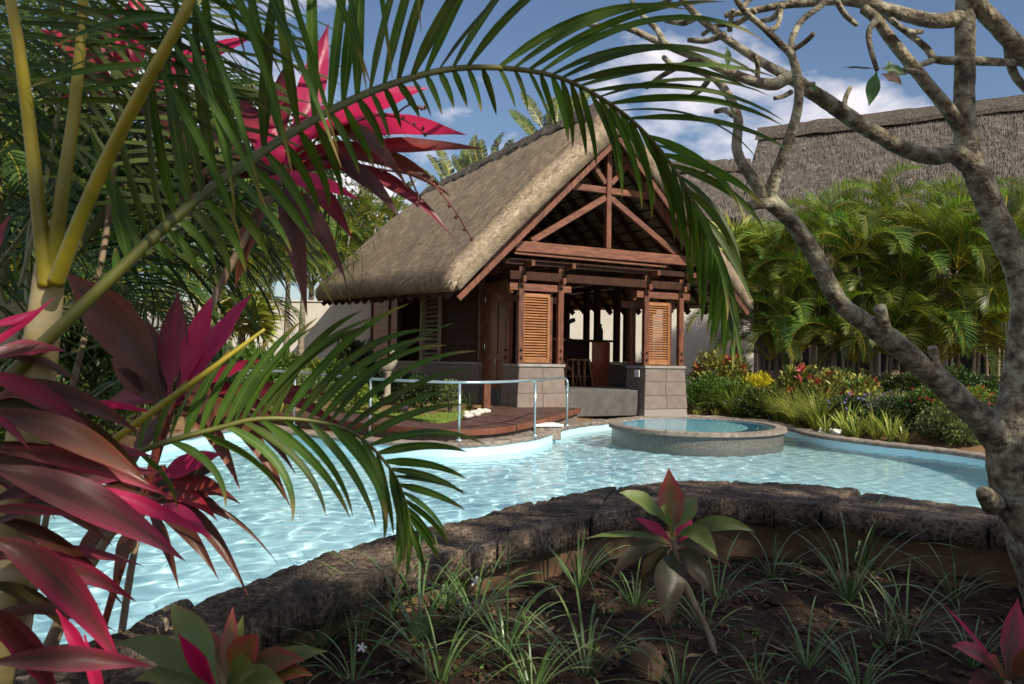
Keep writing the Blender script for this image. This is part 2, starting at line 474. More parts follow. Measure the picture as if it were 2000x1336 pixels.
MT['pool'] = solid('pool', (0.53, 0.79, 0.86), (0.59, 0.83, 0.89), scale=0.7, rough=0.6, bump=0.0)
MT['spa_blue'] = solid('spa_blue', (0.16, 0.50, 0.66), (0.20, 0.56, 0.72), scale=3.0, rough=0.5, bump=0.0)
MT['steel'] = solid('steel', (0.42, 0.52, 0.54), (0.55, 0.64, 0.66), scale=3.0, rough=0.22, bump=0.0, metal=0.75)
MT['white'] = solid('white', (0.70, 0.69, 0.66), (0.80, 0.79, 0.76), scale=5.0, rough=0.6, bump=0.1, bdist=0.004)
MT['pebble'] = solid('pebble', (0.50, 0.45, 0.37), (0.72, 0.67, 0.58), scale=8.0, rough=0.7, bump=0.1, per_object=0.15)
MT['statue'] = solid('statue', (0.20, 0.175, 0.13), (0.36, 0.32, 0.24), scale=14.0, rough=0.9, bump=0.5, bdist=0.01)
MT['black'] = solid('black', (0.012, 0.012, 0.013), (0.025, 0.025, 0.026), scale=8.0, rough=0.45, bump=0.0)
MT['bark'] = solid('bark', (0.09, 0.075, 0.058), (0.27, 0.24, 0.19), scale=24.0, rough=0.9, bump=1.0, bscale=60, bdist=0.016, detail=10,
                   stops=[(0.36, (0.06, 0.044, 0.028)), (0.45, (0.155, 0.122, 0.078)), (0.52, (0.25, 0.215, 0.14)), (0.60, (0.38, 0.355, 0.25)), (0.70, (0.25, 0.26, 0.17))])
MT['bark_dark'] = solid('bark_dark', (0.07, 0.05, 0.035), (0.16, 0.12, 0.085), scale=9.0, rough=0.9, bump=0.5, bdist=0.01)
MT['palm_trunk'] = solid('palm_trunk', (0.17, 0.145, 0.10), (0.34, 0.30, 0.22), scale=4.0, stretch=(1, 1, 7), rough=0.85, bump=0.5, bdist=0.012)
MT['petiole'] = solid('petiole', (0.26, 0.22, 0.032), (0.42, 0.35, 0.065), scale=5.0, stretch=(1, 1, 1), rough=0.4, bump=0.1, bdist=0.002,
                      stops=[(0.3, (0.13, 0.125, 0.010)), (0.5, (0.31, 0.255, 0.018)), (0.64, (0.43, 0.33, 0.03)), (0.76, (0.25, 0.14, 0.03))], detail=9)
MT['rachis'] = solid('rachis', (0.075, 0.085, 0.014), (0.17, 0.165, 0.03), scale=8.0, rough=0.45, bump=0.1, bdist=0.002)
MT['areca_stem'] = solid('areca_stem', (0.22, 0.17, 0.06), (0.42, 0.36, 0.22), scale=6.0, stretch=(1, 1, 2.2), rough=0.55, bump=0.25, bdist=0.004,
                         stops=[(0.3, (0.17, 0.13, 0.04)), (0.5, (0.36, 0.28, 0.10)), (0.7, (0.45, 0.41, 0.29))])
MT['cane'] = solid('cane', (0.16, 0.11, 0.06), (0.30, 0.22, 0.14), scale=20.0, rough=0.7, bump=0.4, bdist=0.004)
MT['redstalk'] = solid('redstalk', (0.14, 0.025, 0.02), (0.24, 0.06, 0.035), scale=20.0, rough=0.5, bump=0.2, bdist=0.003)
# leaves
MT['palm_leaf'] = leafm('palm_leaf', (0.026, 0.062, 0.008), (0.085, 0.145, 0.020), rough=0.5, trans=0.36, tcol=(1.5, 1.6, 0.5), spec=0.3, hue=0.02, val=0.35, nscale=14, tips=True)
MT['palm_far'] = leafm('palm_far', (0.055, 0.105, 0.016), (0.21, 0.275, 0.05), rough=0.4, trans=0.3, tcol=(1.4, 1.4, 0.5), nscale=0.9, hue=0.035, val=0.5)
MT['palm_dark'] = leafm('palm_dark', (0.020, 0.042, 0.008), (0.070, 0.105, 0.020), rough=0.6, spec=0.15, trans=0.25, tcol=(1.3, 1.4, 0.5), nscale=0.9, hue=0.02, val=0.3)
MT['tree_leaf'] = leafm('tree_leaf', (0.055, 0.085, 0.016), (0.15, 0.18, 0.038), trans=0.3, nscale=1.4, hue=0.02)
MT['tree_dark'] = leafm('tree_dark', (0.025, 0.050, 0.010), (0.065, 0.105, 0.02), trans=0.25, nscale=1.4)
MT['paddle'] = leafm('paddle', (0.08, 0.115, 0.03), (0.17, 0.21, 0.06), rough=0.4, trans=0.3, nscale=1.2)
MT['bush'] = leafm('bush', (0.04, 0.09, 0.012), (0.115, 0.19, 0.026), trans=0.25, nscale=4)
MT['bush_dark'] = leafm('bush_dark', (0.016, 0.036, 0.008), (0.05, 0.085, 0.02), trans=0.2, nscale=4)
MT['bush_lime'] = leafm('bush_lime', (0.13, 0.20, 0.02), (0.25, 0.33, 0.045), trans=0.3, nscale=4)
MT['bush_pale'] = leafm('bush_pale', (0.12, 0.17, 0.05), (0.24, 0.29, 0.10), trans=0.3, nscale=4)
MT['yellow'] = leafm('yellow', (0.42, 0.34, 0.015), (0.66, 0.53, 0.03), trans=0.3, nscale=4)
MT['croton'] = leafm('croton', (0.10, 0.14, 0.025), (0.38, 0.33, 0.08), trans=0.25, nscale=6)
MT['croton_red'] = leafm('croton_red', (0.30, 0.02, 0.025), (0.50, 0.08, 0.07), trans=0.3, nscale=6)
MT['fgrass'] = leafm('fgrass', (0.20, 0.26, 0.035), (0.44, 0.47, 0.09), trans=0.3, nscale=3)
MT['strap'] = leafm('strap', (0.17, 0.25, 0.03), (0.46, 0.48, 0.10), trans=0.3, nscale=3)
MT['bedgrass'] = leafm('bedgrass', (0.075, 0.14, 0.04), (0.20, 0.27, 0.10), rough=0.35, trans=0.25, nscale=9, spec=0.5)
MT['lawn_blade'] = leafm('lawn_blade', (0.11, 0.17, 0.02), (0.24, 0.30, 0.05), trans=0.3, nscale=3)
MT['red_flower'] = leafm('red_flower', (0.55, 0.02, 0.04), (0.75, 0.07, 0.08), trans=0.2)
MT['purple_flower'] = leafm('purple_flower', (0.25, 0.17, 0.55), (0.42, 0.30, 0.70), trans=0.2)
MT['white_flower'] = leafm('white_flower', (0.75, 0.74, 0.70), (0.85, 0.84, 0.82), trans=0.2)
MT['fran_leaf'] = leafm('fran_leaf', (0.04, 0.10, 0.015), (0.08, 0.15, 0.025), trans=0.3, nscale=9)
MT['litter'] = leafm('litter', (0.10, 0.06, 0.03), (0.24, 0.16, 0.08), trans=0.1, nscale=20)
# cordyline leaves: ramp runs over blade position, edge and noise
MT['cord_pink'] = leafm('cord_pink', None, None, rough=0.30, trans=0.36, tcol=(1.5, 0.7, 0.9), spec=0.4, hue=0.008, val=0.15,
    stops=[(0.0, (0.30, 0.012, 0.055)), (0.35, (0.50, 0.012, 0.085)), (0.7, (0.56, 0.018, 0.11)), (1.0, (0.28, 0.010, 0.035))])
MT['cord_crimson'] = leafm('cord_crimson', None, None, rough=0.32, trans=0.3, tcol=(1.5, 0.8, 0.8), spec=0.4, hue=0.01, val=0.2,
    stops=[(0.0, (0.40, 0.035, 0.055)), (0.3, (0.34, 0.03, 0.05)), (0.6, (0.17, 0.022, 0.024)), (1.0, (0.10, 0.022, 0.016))])
MT['cord_bronze'] = leafm('cord_bronze', None, None, rough=0.30, trans=0.26, tcol=(1.6, 0.8, 0.5), spec=0.45, hue=0.012, val=0.2,
    stops=[(0.0, (0.052, 0.030, 0.016)), (0.4, (0.085, 0.034, 0.018)), (0.7, (0.15, 0.05, 0.026)), (1.0, (0.30, 0.05, 0.03))])
MT['cord_dusty'] = leafm('cord_dusty', None, None, rough=0.32, trans=0.28, tcol=(1.5, 0.8, 0.6), spec=0.45, hue=0.01, val=0.15,
    stops=[(0.0, (0.05, 0.02, 0.012)), (0.28, (0.095, 0.034, 0.020)), (0.46, (0.16, 0.045, 0.032)), (0.58, (0.28, 0.03, 0.05)), (0.72, (0.46, 0.022, 0.075)), (1.0, (0.42, 0.016, 0.055))])
MT['cord_green'] = leafm('cord_green', None, None, rough=0.30, trans=0.3, tcol=(1.2, 1.3, 0.5), spec=0.45, hue=0.012, val=0.2,
    stops=[(0.0, (0.07, 0.13, 0.02)), (0.45, (0.13, 0.19, 0.045)), (0.7, (0.17, 0.20, 0.06)), (0.88, (0.22, 0.12, 0.06)), (1.0, (0.36, 0.06, 0.08))])
MT['cord_olive'] = leafm('cord_olive', None, None, rough=0.32, trans=0.22, tcol=(1.3, 1.0, 0.5), spec=0.4, hue=0.012, val=0.2,
    stops=[(0.0, (0.035, 0.045, 0.014)), (0.45, (0.06, 0.055, 0.018)), (0.8, (0.10, 0.05, 0.022)), (1.0, (0.18, 0.04, 0.03))])
MT['cord_mix'] = leafm('cord_mix', None, None, rough=0.30, trans=0.3, tcol=(1.3, 1.0, 0.6), spec=0.45, hue=0.012, val=0.2,
    stops=[(0.0, (0.10, 0.13, 0.03)), (0.35, (0.13, 0.12, 0.03)), (0.6, (0.24, 0.10, 0.04)), (0.8, (0.40, 0.045, 0.07)), (1.0, (0.48, 0.03, 0.09))])
# water
m, n, l, p = new_mat('water')
p.inputs['Base Color'].default_value = (0.90, 0.985, 1.0, 1)
p.inputs['Roughness'].default_value = 0.0
p.inputs['IOR'].default_value = 1.33
p.inputs['Transmission Weight'].default_value = 1.0
MT['water'] = m
# ================================================================== THE SETTING
def catmull(pts, n=8, closed=False):
    P = [Vector(p) for p in pts]
    m = len(P)
    out = []
    segs = m if closed else m - 1
    for i in range(segs):
        if closed:
            a, b, c, d = P[(i - 1) % m], P[i], P[(i + 1) % m], P[(i + 2) % m]
        else:
            a, b, c, d = P[max(i - 1, 0)], P[i], P[i + 1], P[min(i + 2, m - 1)]
        for k in range(n):
            t = k / n
            out.append(0.5 * ((2 * b) + (c - a) * t + (2 * a - 5 * b + 4 * c - d) * t * t + (-a + 3 * b - 3 * c + d) * t ** 3))
    if not closed:
        out.append(P[-1])
    return out
def resample(P, step=None, n=None):
    P = [Vector(p) for p in P]
    L = [0.0]
    for a, b in zip(P, P[1:]):
        L.append(L[-1] + (b - a).length)
    n = n or max(2, int(round(L[-1] / step)) + 1)
    out, j = [], 0
    for i in range(n):
        t = L[-1] * i / (n - 1)
        while j < len(L) - 2 and L[j + 1] < t:
            j += 1
        k = (t - L[j]) / max(1e-9, L[j + 1] - L[j])
        out.append(P[j].lerp(P[j + 1], k))
    return out

# --- near planter wall edges (top of its stones is z = 1.0)
ZC = 1.0
back_px = [(208, 1238), (287, 1204), (350, 1176), (465, 1131), (546, 1103), (609, 1082), (700, 1057), (790, 1035), (900, 1011), (1000, 986),
           (1100, 965), (1200, 949), (1340, 937), (1500, 944), (1700, 958), (1850, 974), (1915, 982)]
front_px = [(200, 1365), (300, 1292), (420, 1232), (525, 1188), (600, 1162), (691, 1130), (851, 1079), (964, 1052), (1073, 1025), (1146, 1008),
            (1250, 988), (1355, 976), (1489, 977), (1600, 984), (1729, 997), (1850, 1009), (1937, 1019)]
wb = [PZ(x, y, ZC) for x, y in back_px]
wf = [PZ(x, y, ZC) for x, y in front_px]
wb = [Vector((-3.4, 0.75, ZC)), Vector((-2.2, 0.78, ZC)), Vector((-1.35, 0.98, ZC))] + wb + [Vector((2.4, 2.55, ZC)), Vector((3.2, 1.6, ZC)), Vector((3.9, 0.2, ZC))]
wf = [Vector((-3.2, 0.28, ZC)), Vector((-2.0, 0.32, ZC)), Vector((-1.1, 0.55, ZC))] + wf + [Vector((2.05, 2.2, ZC)), Vector((2.75, 1.4, ZC)), Vector((3.4, 0.1, ZC))]
wb = resample(catmull(wb, 6), n=161)
wf = resample(catmull(wf, 6), n=161)

# --- pool outline (inner edge of the coping)
ZK = 0.22
far_px = [(480, 832), (569, 842), (660, 853), (747, 860), (830, 864), (901, 865), (960, 862), (1010, 857), (1055, 849), (1085, 839), (1115, 830),
          (1150, 825), (1200, 821), (1300, 813), (1400, 814), (1480, 821), (1530, 833), (1600, 850), (1700, 863), (1800, 873), (1900, 886), (2000, 905), (2150, 945)]
def kz(px):                                 # the coping steps down towards the right
    return ZK - 0.085 * min(1, max(0, (px - 1180) / 330))
pool_pts = [PZ(x, y, kz(x)) for x, y in far_px]
def kzx(x, y):
    return kz(1000 + 1600 * x / max(y, 3)) if y > 3 else ZK - .085
near = [wb[i] for i in range(160, -1, -10)]
pool_pts = [Vector((p.x, p.y, 0)) for p in pool_pts] + [Vector((7.2, 6.5, 0)), Vector((6.0, 3.0, 0)), Vector((5.0, 0.5, 0))]
pool_pts += [Vector((p.x, p.y - 0.06, 0)) for p in near]
pool_pts += [Vector((-4.6, 1.6, 0)), Vector((-5.4, 5, 0)), Vector((-5.7, 9, 0)), Vector((-5.4, 12.5, 0))]
OUT = catmull(pool_pts, 6, closed=True)
OA = np.array([(p.x, p.y) for p in OUT])
def poly_dist(X, Y, poly=OA):
    """signed distance, negative inside"""
    x, y = np.asarray(X, float).ravel(), np.asarray(Y, float).ravel()
    d = np.full(x.shape, 1e9)
    ins = np.zeros(x.shape, bool)
    n = len(poly)
    for i in range(n):
        ax, ay = poly[i]; bx, by = poly[(i + 1) % n]
        dx, dy = bx - ax, by - ay
        L2 = dx * dx + dy * dy + 1e-12
        t = np.clip(((x - ax) * dx + (y - ay) * dy) / L2, 0, 1)
        d = np.minimum(d, np.hypot(x - ax - t * dx, y - ay - t * dy))
        c = ((ay > y) != (by > y))
        with np.errstate(divide='ignore', invalid='ignore'):
            xi = (bx - ax) * (y - ay) / (by - ay + 1e-15) + ax
        ins ^= (c & (x < xi))
    return np.where(ins, -d, d).reshape(np.shape(X))
def fnoise(X, Y, seed=1, sc=1.0, oct=4):
    r = np.random.default_rng(seed)
    Z = np.zeros(np.shape(X))
    for o in range(oct):
        for k in range(4):
            a = r.uniform(0, 6.283); f = sc * 2 ** o * r.uniform(0.7, 1.4); ph = r.uniform(0, 6.283)
            Z = Z + np.sin((X * math.cos(a) + Y * math.sin(a)) * f + ph + 0.8 * np.sin(X * f * 0.6 + ph * 2)) / (2 ** o) / 4
    return Z
def zter(X, Y):
    d = poly_dist(X, Y)
    t = np.clip((d - 0.35) / 2.6, 0, 1)
    z = 0.06 + 0.39 * t * t * (3 - 2 * t)
    return z + 0.02 * fnoise(X, Y, 5, 1.5) * t
def zt(x, y):
    return float(zter(np.array([x]), np.array([y]))[0])

# --- ground: one sheet with the pool left open
st = 0.25
gx = np.arange(-30, 45.01, st); gy = np.arange(-10, 60.01, st)
X, Y = np.meshgrid(gx, gy)
Dg = poly_dist(X, Y)
Z = np.where(Dg > 0, 0, 0).astype(float)
t = np.clip((Dg - 0.35) / 2.6, 0, 1)
Z = 0.06 + 0.39 * t * t * (3 - 2 * t) + 0.02 * fnoise(X, Y, 5, 1.5) * t
edge = np.minimum(np.minimum(X + 30, 45 - X), np.minimum(Y + 10, 60 - Y))
Z = np.where(edge < 0.01, 0.45, Z)
idx = np.arange(X.size).reshape(X.shape)
Fq = np.stack([idx[:-1, :-1], idx[:-1, 1:], idx[1:, 1:], idx[1:, :-1]], -1).reshape(-1, 4)
keep = (Dg.ravel()[Fq].min(1) > 0.02)
Fq = Fq[keep]
V = np.stack([X, Y, Z], -1).reshape(-1, 3)
nb = len(V)
B = 1500.0
V = np.vstack([V, [(-30, -10, .45), (45, -10, .45), (45, 60, .45), (-30, 60, .45), (-B, -B, .45), (B, -B, .45), (B, B, .45), (-B, B, .45)]])
Fq = np.vstack([Fq, [(nb + 4, nb + 5, nb + 1, nb), (nb + 5, nb + 6, nb + 2, nb + 1), (nb + 6, nb + 7, nb + 3, nb + 2), (nb + 7, nb + 4, nb, nb + 3)]])
struct(link('ground', npmesh('ground', V, Fq, MT['ground'], smooth=True)))

# --- pool shell
FLOOR = -1.05
mb = MB()
n = len(OUT)
P = [(p.x, p.y, FLOOR) for p in OUT] + [(p.x, p.y, kzx(p.x, p.y) - 0.063) for p in OUT]
mb.add(P, [(i, n + i, n + (i + 1) % n, (i + 1) % n) for i in range(n)])
shell_wall = struct(mb.build('pool_wall', MT['pool'], smooth=True))
gx = np.arange(-6.2, 9.2, 0.5); gy = np.arange(-0.5, 19.5, 0.5)
X, Y = np.meshgrid(gx, gy)
idx = np.arange(X.size).reshape(X.shape)
Fq = np.stack([idx[:-1, :-1], idx[:-1, 1:], idx[1:, 1:], idx[1:, :-1]], -1).reshape(-1, 4)
pool_floor = struct(link('pool_floor', npmesh('pool_floor', np.stack([X, Y, X * 0 + FLOOR + 0.003], -1).reshape(-1, 3), Fq, MT['pool'])))

# --- spa ring (an oval raised tub standing in the pool)
spa_c = Vector((3.80, 16.85, 0))
sdir = Vector((0.22, 1, 0)).normalized(); sside = Vector((sdir.y, -sdir.x, 0))
def oval(k, a, b):
    th = 2 * math.pi * k
    return spa_c + sside * (a * math.cos(th)) + sdir * (b * math.sin(th))
def ring_band(mb, a0, b0, z0, a1, b1, z1, N=96):
    P = [(*oval(i / N, a0, b0)[:2], z0) for i in range(N)] + [(*oval(i / N, a1, b1)[:2], z1) for i in range(N)]
    mb.add(P, [(i, (i + 1) % N, N + (i + 1) % N, N + i) for i in range(N)])
SA, SB = 1.76, 2.25
ZR = 0.30                                   # top of its rim
spa = thing('spa_tub', 'raised oval spa tub with speckled stone wall standing in the pool', 'spa tub', (0, 0, 0))
mb = MB(); ring_band(mb, SA - .05, SB - .05, FLOOR, SA - .05, SB - .05, ZR - .075)
spa_wall = mb.build('outer_wall', MT['mosaic'], spa, True)
mb = MB(); ring_band(mb, SA - .26, SB - .26, ZR - .08, SA - .34, SB - .34, -0.25)
spa_in = mb.build('inner_wall', MT['spa_blue'], spa, True)
mb = MB()
N = 96
mb.add([(*oval(i / N, SA - .3, SB - .3)[:2], -0.249) for i in range(N)], [tuple(range(N))])
spa_fl = mb.build('tub_floor', MT['spa_floor'], spa)
NS = 22
for k in range(NS):                       # rim stones
    mb = MB()
    sub = 5
    g = 0.0016
    P = []
    for j in range(sub):
        kk = (k + g + (1 - 2 * g) * j / (sub - 1)) / NS
        for (aa, zz) in ((0.0, ZR - .075), (0.012, ZR - .008), (0.03, ZR), (0.215, ZR), (0.23, ZR - .012), (0.24, ZR - .075)):
            q = oval(kk, SA - aa + 0.015, SB - aa + 0.015)
            P.append((q.x, q.y, zz))
    Fc = []
    for j in range(sub - 1):
        for q in range(6):
            Fc.append((j * 6 + q, (j + 1) * 6 + q, (j + 1) * 6 + (q + 1) % 6, j * 6 + (q + 1) % 6))
    Fc += [tuple(range(6)), tuple((sub - 1) * 6 + q for q in range(5, -1, -1))]
    mb.add(P, Fc)
    mb.build('rim_stone', MT['coping'], spa)
NR = 26
P = [(spa_c.x, spa_c.y, ZR - .022)]
for j in range(1, NR + 1):
    for i in range(N):
        q = oval(i / N, (SA - .262) * j / NR, (SB - .262) * j / NR)
        P.append((q.x, q.y, ZR - .022 + 0.0006 * math.sin(q.x * 21 + 2 * math.sin(q.y * 7)) * math.sin(q.y * 17 + q.x * 5)))
mb = MB()
mb.add(P, [(0, 1 + i, 1 + (i + 1) % N) for i in range(N)] + [(1 + j * N + i, 1 + (j + 1) * N + i, 1 + (j + 1) * N + (i + 1) % N, 1 + j * N + (i + 1) % N) for j in range(NR - 1) for i in range(N)])
spa_w = mb.build('spa_water', MT['water'], spa, True)

# --- water surface with real ripples
sw = 0.042
gx = np.arange(-5.9, 8.4, sw); gy = np.arange(0.2, 19.0, sw)
X, Y = np.meshgrid(gx, gy)
Dw = poly_dist(X[::4, ::4], Y[::4, ::4])
Dw = np.repeat(np.repeat(Dw, 4, 0), 4, 1)[:X.shape[0], :X.shape[1]]
r = np.random.default_rng(3)
Z = np.zeros_like(X)
for k in range(70):
    Lw = 0.125 * (3.8 ** r.uniform(0, 1)); a = r.uniform(0, 6.283) if k % 2 else r.normal(2.4, 0.5); ph = r.uniform(0, 6.283)
    Z += 0.00128 * Lw * np.sin((X * math.cos(a) + Y * math.sin(a)) * 2 * math.pi / Lw + ph + 0.7 * np.sin(0.9 * X - 0.6 * Y + ph))
# calmer to the right of the spa, with rings spreading from a return jet
calm = 1 / (1 + np.exp((X - 0.42 * Y + 0.2) * 1.6))
Z *= 0.38 + 0.62 * calm
rd = np.hypot(X - 4.2, Y - 10.4)
Z += 0.0022 * np.sin(rd * 2 * math.pi / 0.23) * np.exp(-(rd / 1.4) ** 2)
idx = np.arange(X.size).reshape(X.shape)
Fq = np.stack([idx[:-1, :-1], idx[:-1, 1:], idx[1:, 1:], idx[1:, :-1]], -1).reshape(-1, 4)
Fq = Fq[Dw.ravel()[Fq].min(1) < 0.12]
ring_in = ((X - spa_c.x) * sside.x + (Y - spa_c.y) * sside.y) ** 2 / (SA - .12) ** 2 + ((X - spa_c.x) * sdir.x + (Y - spa_c.y) * sdir.y) ** 2 / (SB - .12) ** 2
Fq = Fq[ring_in.ravel()[Fq].min(1) > 1]
used = np.unique(Fq); remap = np.zeros(X.size, dtype=np.int64); remap[used] = np.arange(len(used))
V = np.stack([X, Y, Z], -1).reshape(-1, 3)[used]
water = struct(link('pool_water', npmesh('pool_water', V, remap[Fq], MT['water'], smooth=True)))
for o in (water, spa_w):
    o.cycles.is_caustics_caster = True
for o in (shell_wall, pool_floor, spa_fl, spa_in, spa_wall):
    o.cycles.is_caustics_receiver = True

# --- pool coping: separate stones round the far side
cop = thing('pool_coping', 'low stone coping round the far side of the swimming pool', 'coping')
far = [Vector((p.x, p.y, 0)) for p in resample([Vector((q.x, q.y, 0)) for q in catmull([Vector((-5.4, 12.5, 0))] + pool_pts[:24] + [Vector((6.0, 3.0, 0))], 6)], step=0.11)]
# outward normals
def nrm(P, i):
    t = P[min(i + 1, len(P) - 1)] - P[max(i - 1, 0)]
    v = Vector((-t.y, t.x, 0)).normalized()
    return v
i = 0
while i < len(far) - 6:
    k = random.choice((4, 5, 5, 6))
    k = min(k, len(far) - 1 - i)
    mb = MB()
    P = []
    zt0 = kzx(far[i].x, far[i].y) + random.uniform(-0.008, 0.008)
    wd = 0.36 + random.uniform(-0.04, 0.05)
    for j in range(k + 1):
        q, nn = far[i + j], nrm(far, i + j)
        sh = 0.006 if j == 0 else (-0.006 if j == k else 0)
        tg = Vector((nn.y, -nn.x, 0))
        q = q + tg * sh
        for (aa, zz) in ((-0.02, zt0 - 0.066), (-0.025, zt0 - 0.02), (-0.005, zt0), (wd - .03, zt0 + random.uniform(-.01, .01)), (wd, zt0 - 0.03), (wd, zt0 - .16)):
            w = q + nn * (aa + random.uniform(-.006, .006))
            P.append((w.x, w.y, zz))
    Fc = []
    for j in range(k):
        for q in range(6):
            Fc.append((j * 6 + q, j * 6 + (q + 1) % 6, (j + 1) * 6 + (q + 1) % 6, (j + 1) * 6 + q))
    Fc += [tuple(range(5, -1, -1)), tuple(k * 6 + q for q in range(6))]
    mb.add(P, Fc)
    mb.build('coping_stone', MT['coping'], cop)
    i += k

# --- near planter wall: rendered wall below, rough stones on top
pw = thing('planter_wall', 'curving planter wall of rough dark stones between bed and pool', 'stone wall')
mb = MB()
ins = 0.05
n = len(wf)
P = []
for i in range(n):
    d = (wb[i] - wf[i]).normalized()
    a, b = wf[i] + d * ins, wb[i] - d * ins
    P += [(a.x, a.y, 0.3), (a.x, a.y, ZC - 0.07), (b.x, b.y, ZC - 0.07), (b.x, b.y, FLOOR)]
Fc = []
for i in range(n - 1):
    for q in range(3):
        Fc.append((i * 4 + q, i * 4 + q + 1, (i + 1) * 4 + q + 1, (i + 1) * 4 + q))
mb.add(P, Fc)
mb.build('rendered_wall', MT['render'], pw)
joints = [0, 8, 17, 26, 34, 42, 49, 57, 65, 72, 80, 89, 97, 106, 114, 123, 132, 141, 150, 160]
for a, b in zip(joints, joints[1:]):
    nu, nv = 64, 34
    sd = random.randint(0, 9999)
    ztop = random.uniform(-0.012, 0.012)
    over = random.uniform(-0.012, 0.015)
    th = 0.085 + random.uniform(-.008, .012)
    gu = np.linspace(a + 0.10, b - 0.10, nu)
    P = np.zeros((nu, nv, 3))
    for i, g in enumerate(gu):
        k = int(min(g, n - 2)); fr = g - k
        f0 = wf[k].lerp(wf[k + 1], fr); b0 = wb[k].lerp(wb[k + 1], fr)
        for j in range(nv):
            q = f0.lerp(b0, -0.02 - over + (1.04 + over) * j / (nv - 1))
            P[i, j] = (q.x, q.y, ZC)
    Xs, Ys = P[..., 0], P[..., 1]
    rel = 0.0035 * fnoise(Xs, Ys, sd, 9, 5) + 0.003 * fnoise(Xs, Ys, sd + 1, 45, 3)
    # ledges: the stone is laminated, split along layers
    lay = fnoise(Xs * 0.6, Ys * 1.2, sd + 2, 6, 3)
    rel += 0.007 * np.round(lay * 2.6) / 2
    jj = np.linspace(0, 1, nv)[None, :]; ii = np.linspace(0, 1, nu)[:, None]
    drop = (jj < .001) * 0.005 + np.clip(1 - (1 - jj) * 16, 0, 1) ** 2 * 0.014 + (np.minimum(ii, 1 - ii) < .001) * 0.008
    rel += np.random.default_rng(sd).normal(0, .0009, rel.shape) - 0.014 * (np.clip(fnoise(Xs, Ys, sd + 5, 30, 2) - .62, 0, 1))
    P[..., 2] += rel * np.clip(jj * 5, 0.06, 1) + ztop * .6 - drop - 0.004
    # ragged back edge
    for i in range(nu):
        k = int(min(gu[i], n - 2)); d = (wb[k] - wf[k]).normalized()
        s = 0.009 * math.sin(i * 0.27 + sd) + 0.006 * math.sin(i * 0.7 + sd * 2) + random.uniform(-.004, .004)
        for j in range(nv - 6, nv):
            P[i, j, 0] += d.x * s; P[i, j, 1] += d.y * s
        f = random.uniform(-.004, .006)
        P[i, 0, 0] += d.x * f; P[i, 0, 1] += d.y * f
    V = P.reshape(-1, 3)
    low = P.copy(); low[..., 2] = ZC - th + 0.006 * fnoise(Xs, Ys, sd + 3, 20, 2)
    V = np.vstack([V, low.reshape(-1, 3)])
    id0 = np.arange(nu * nv).reshape(nu, nv); id1 = id0 + nu * nv
    Fq = [np.stack([id0[:-1, :-1], id0[1:, :-1], id0[1:, 1:], id0[:-1, 1:]], -1).reshape(-1, 4),
          np.stack([id1[:-1, :-1], id1[:-1, 1:], id1[1:, 1:], id1[1:, :-1]], -1).reshape(-1, 4),
          np.stack([id0[:-1, 0], id1[:-1, 0], id1[1:, 0], id0[1:, 0]], -1), np.stack([id0[:-1, -1], id0[1:, -1], id1[1:, -1], id1[:-1, -1]], -1),
          np.stack([id0[0, :-1], id0[0, 1:], id1[0, 1:], id1[0, :-1]], -1), np.stack([id0[-1, :-1], id1[-1, :-1], id1[-1, 1:], id0[-1, 1:]], -1)]
    link('coping_stone', npmesh('coping_stone', V, np.vstack(Fq), MT['stone']), pw)

# --- planting bed soil on the camera's side of the wall
WF = np.array([(p.x, p.y) for p in wf])
bed_poly = np.vstack([WF, [(3.4, -6), (-3.2, -6)]])
def zsoil(X, Y):
    X = np.asarray(X, float); Y = np.asarray(Y, float)
    return 0.78 + 0.085 * np.clip((0.7 - X) / 1.0, 0, 1) + 0.022 * fnoise(X, Y, 21, 3.5, 4)
def zs(x, y):
    return float(zsoil(np.array([x]), np.array([y]))[0])
gx = np.arange(-3.4, 3.7, 0.03); gy = np.arange(-2.0, 3.3, 0.03)
X, Y = np.meshgrid(gx, gy)
Db = poly_dist(X, Y, bed_poly)
Z = zsoil(X, Y) + 0.008 * fnoise(X, Y, 31, 40, 3) + np.random.default_rng(9).normal(0, 0.003, X.shape)
idx = np.arange(X.size).reshape(X.shape)
Fq = np.stack([idx[:-1, :-1], idx[:-1, 1:], idx[1:, 1:], idx[1:, :-1]], -1).reshape(-1, 4)
Fq = Fq[Db.ravel()[Fq].max(1) < 0.07]
used = np.unique(Fq); remap = np.zeros(X.size, dtype=np.int64); remap[used] = np.arange(len(used))
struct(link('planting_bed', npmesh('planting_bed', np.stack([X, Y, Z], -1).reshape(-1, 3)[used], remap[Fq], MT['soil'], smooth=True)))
# crumbs of soil, bark and dry leaf over the bed
r = np.random.default_rng(12)
V, Fq, MI = [], [], []
octa = np.array([(1, 0, 0), (-1, 0, 0), (0, 1, 0), (0, -1, 0), (0, 0, 1), (0, 0, -1)], float)
of = np.array([(0, 2, 4), (2, 1, 4), (1, 3, 4), (3, 0, 4), (2, 0, 5), (1, 2, 5), (3, 1, 5), (0, 3, 5)])
cnt = 0
while cnt < 15000:
    x, y = r.uniform(-1.2, 2.6), r.uniform(1.0, 3.1)
    if cnt % 50 == 0:
        pass
    s = 0.003 + 0.012 * r.random() ** 5
    sc = np.array([s * r.uniform(.7, 1.5), s * r.uniform(.7, 1.5), s * r.uniform(.4, .9)])
    V.append((x, y, s, *sc)); cnt += 1
V = np.array(V)
dd = poly_dist(V[:, 0], V[:, 1], bed_poly)
V = V[dd < -0.01]
zz = zsoil(V[:, 0], V[:, 1])
pts = octa[None] * V[:, None, 3:6] * r.uniform(0.7, 1.3, (len(V), 6, 1)) + np.stack([V[:, 0], V[:, 1], zz + V[:, 5] * .4], -1)[:, None]
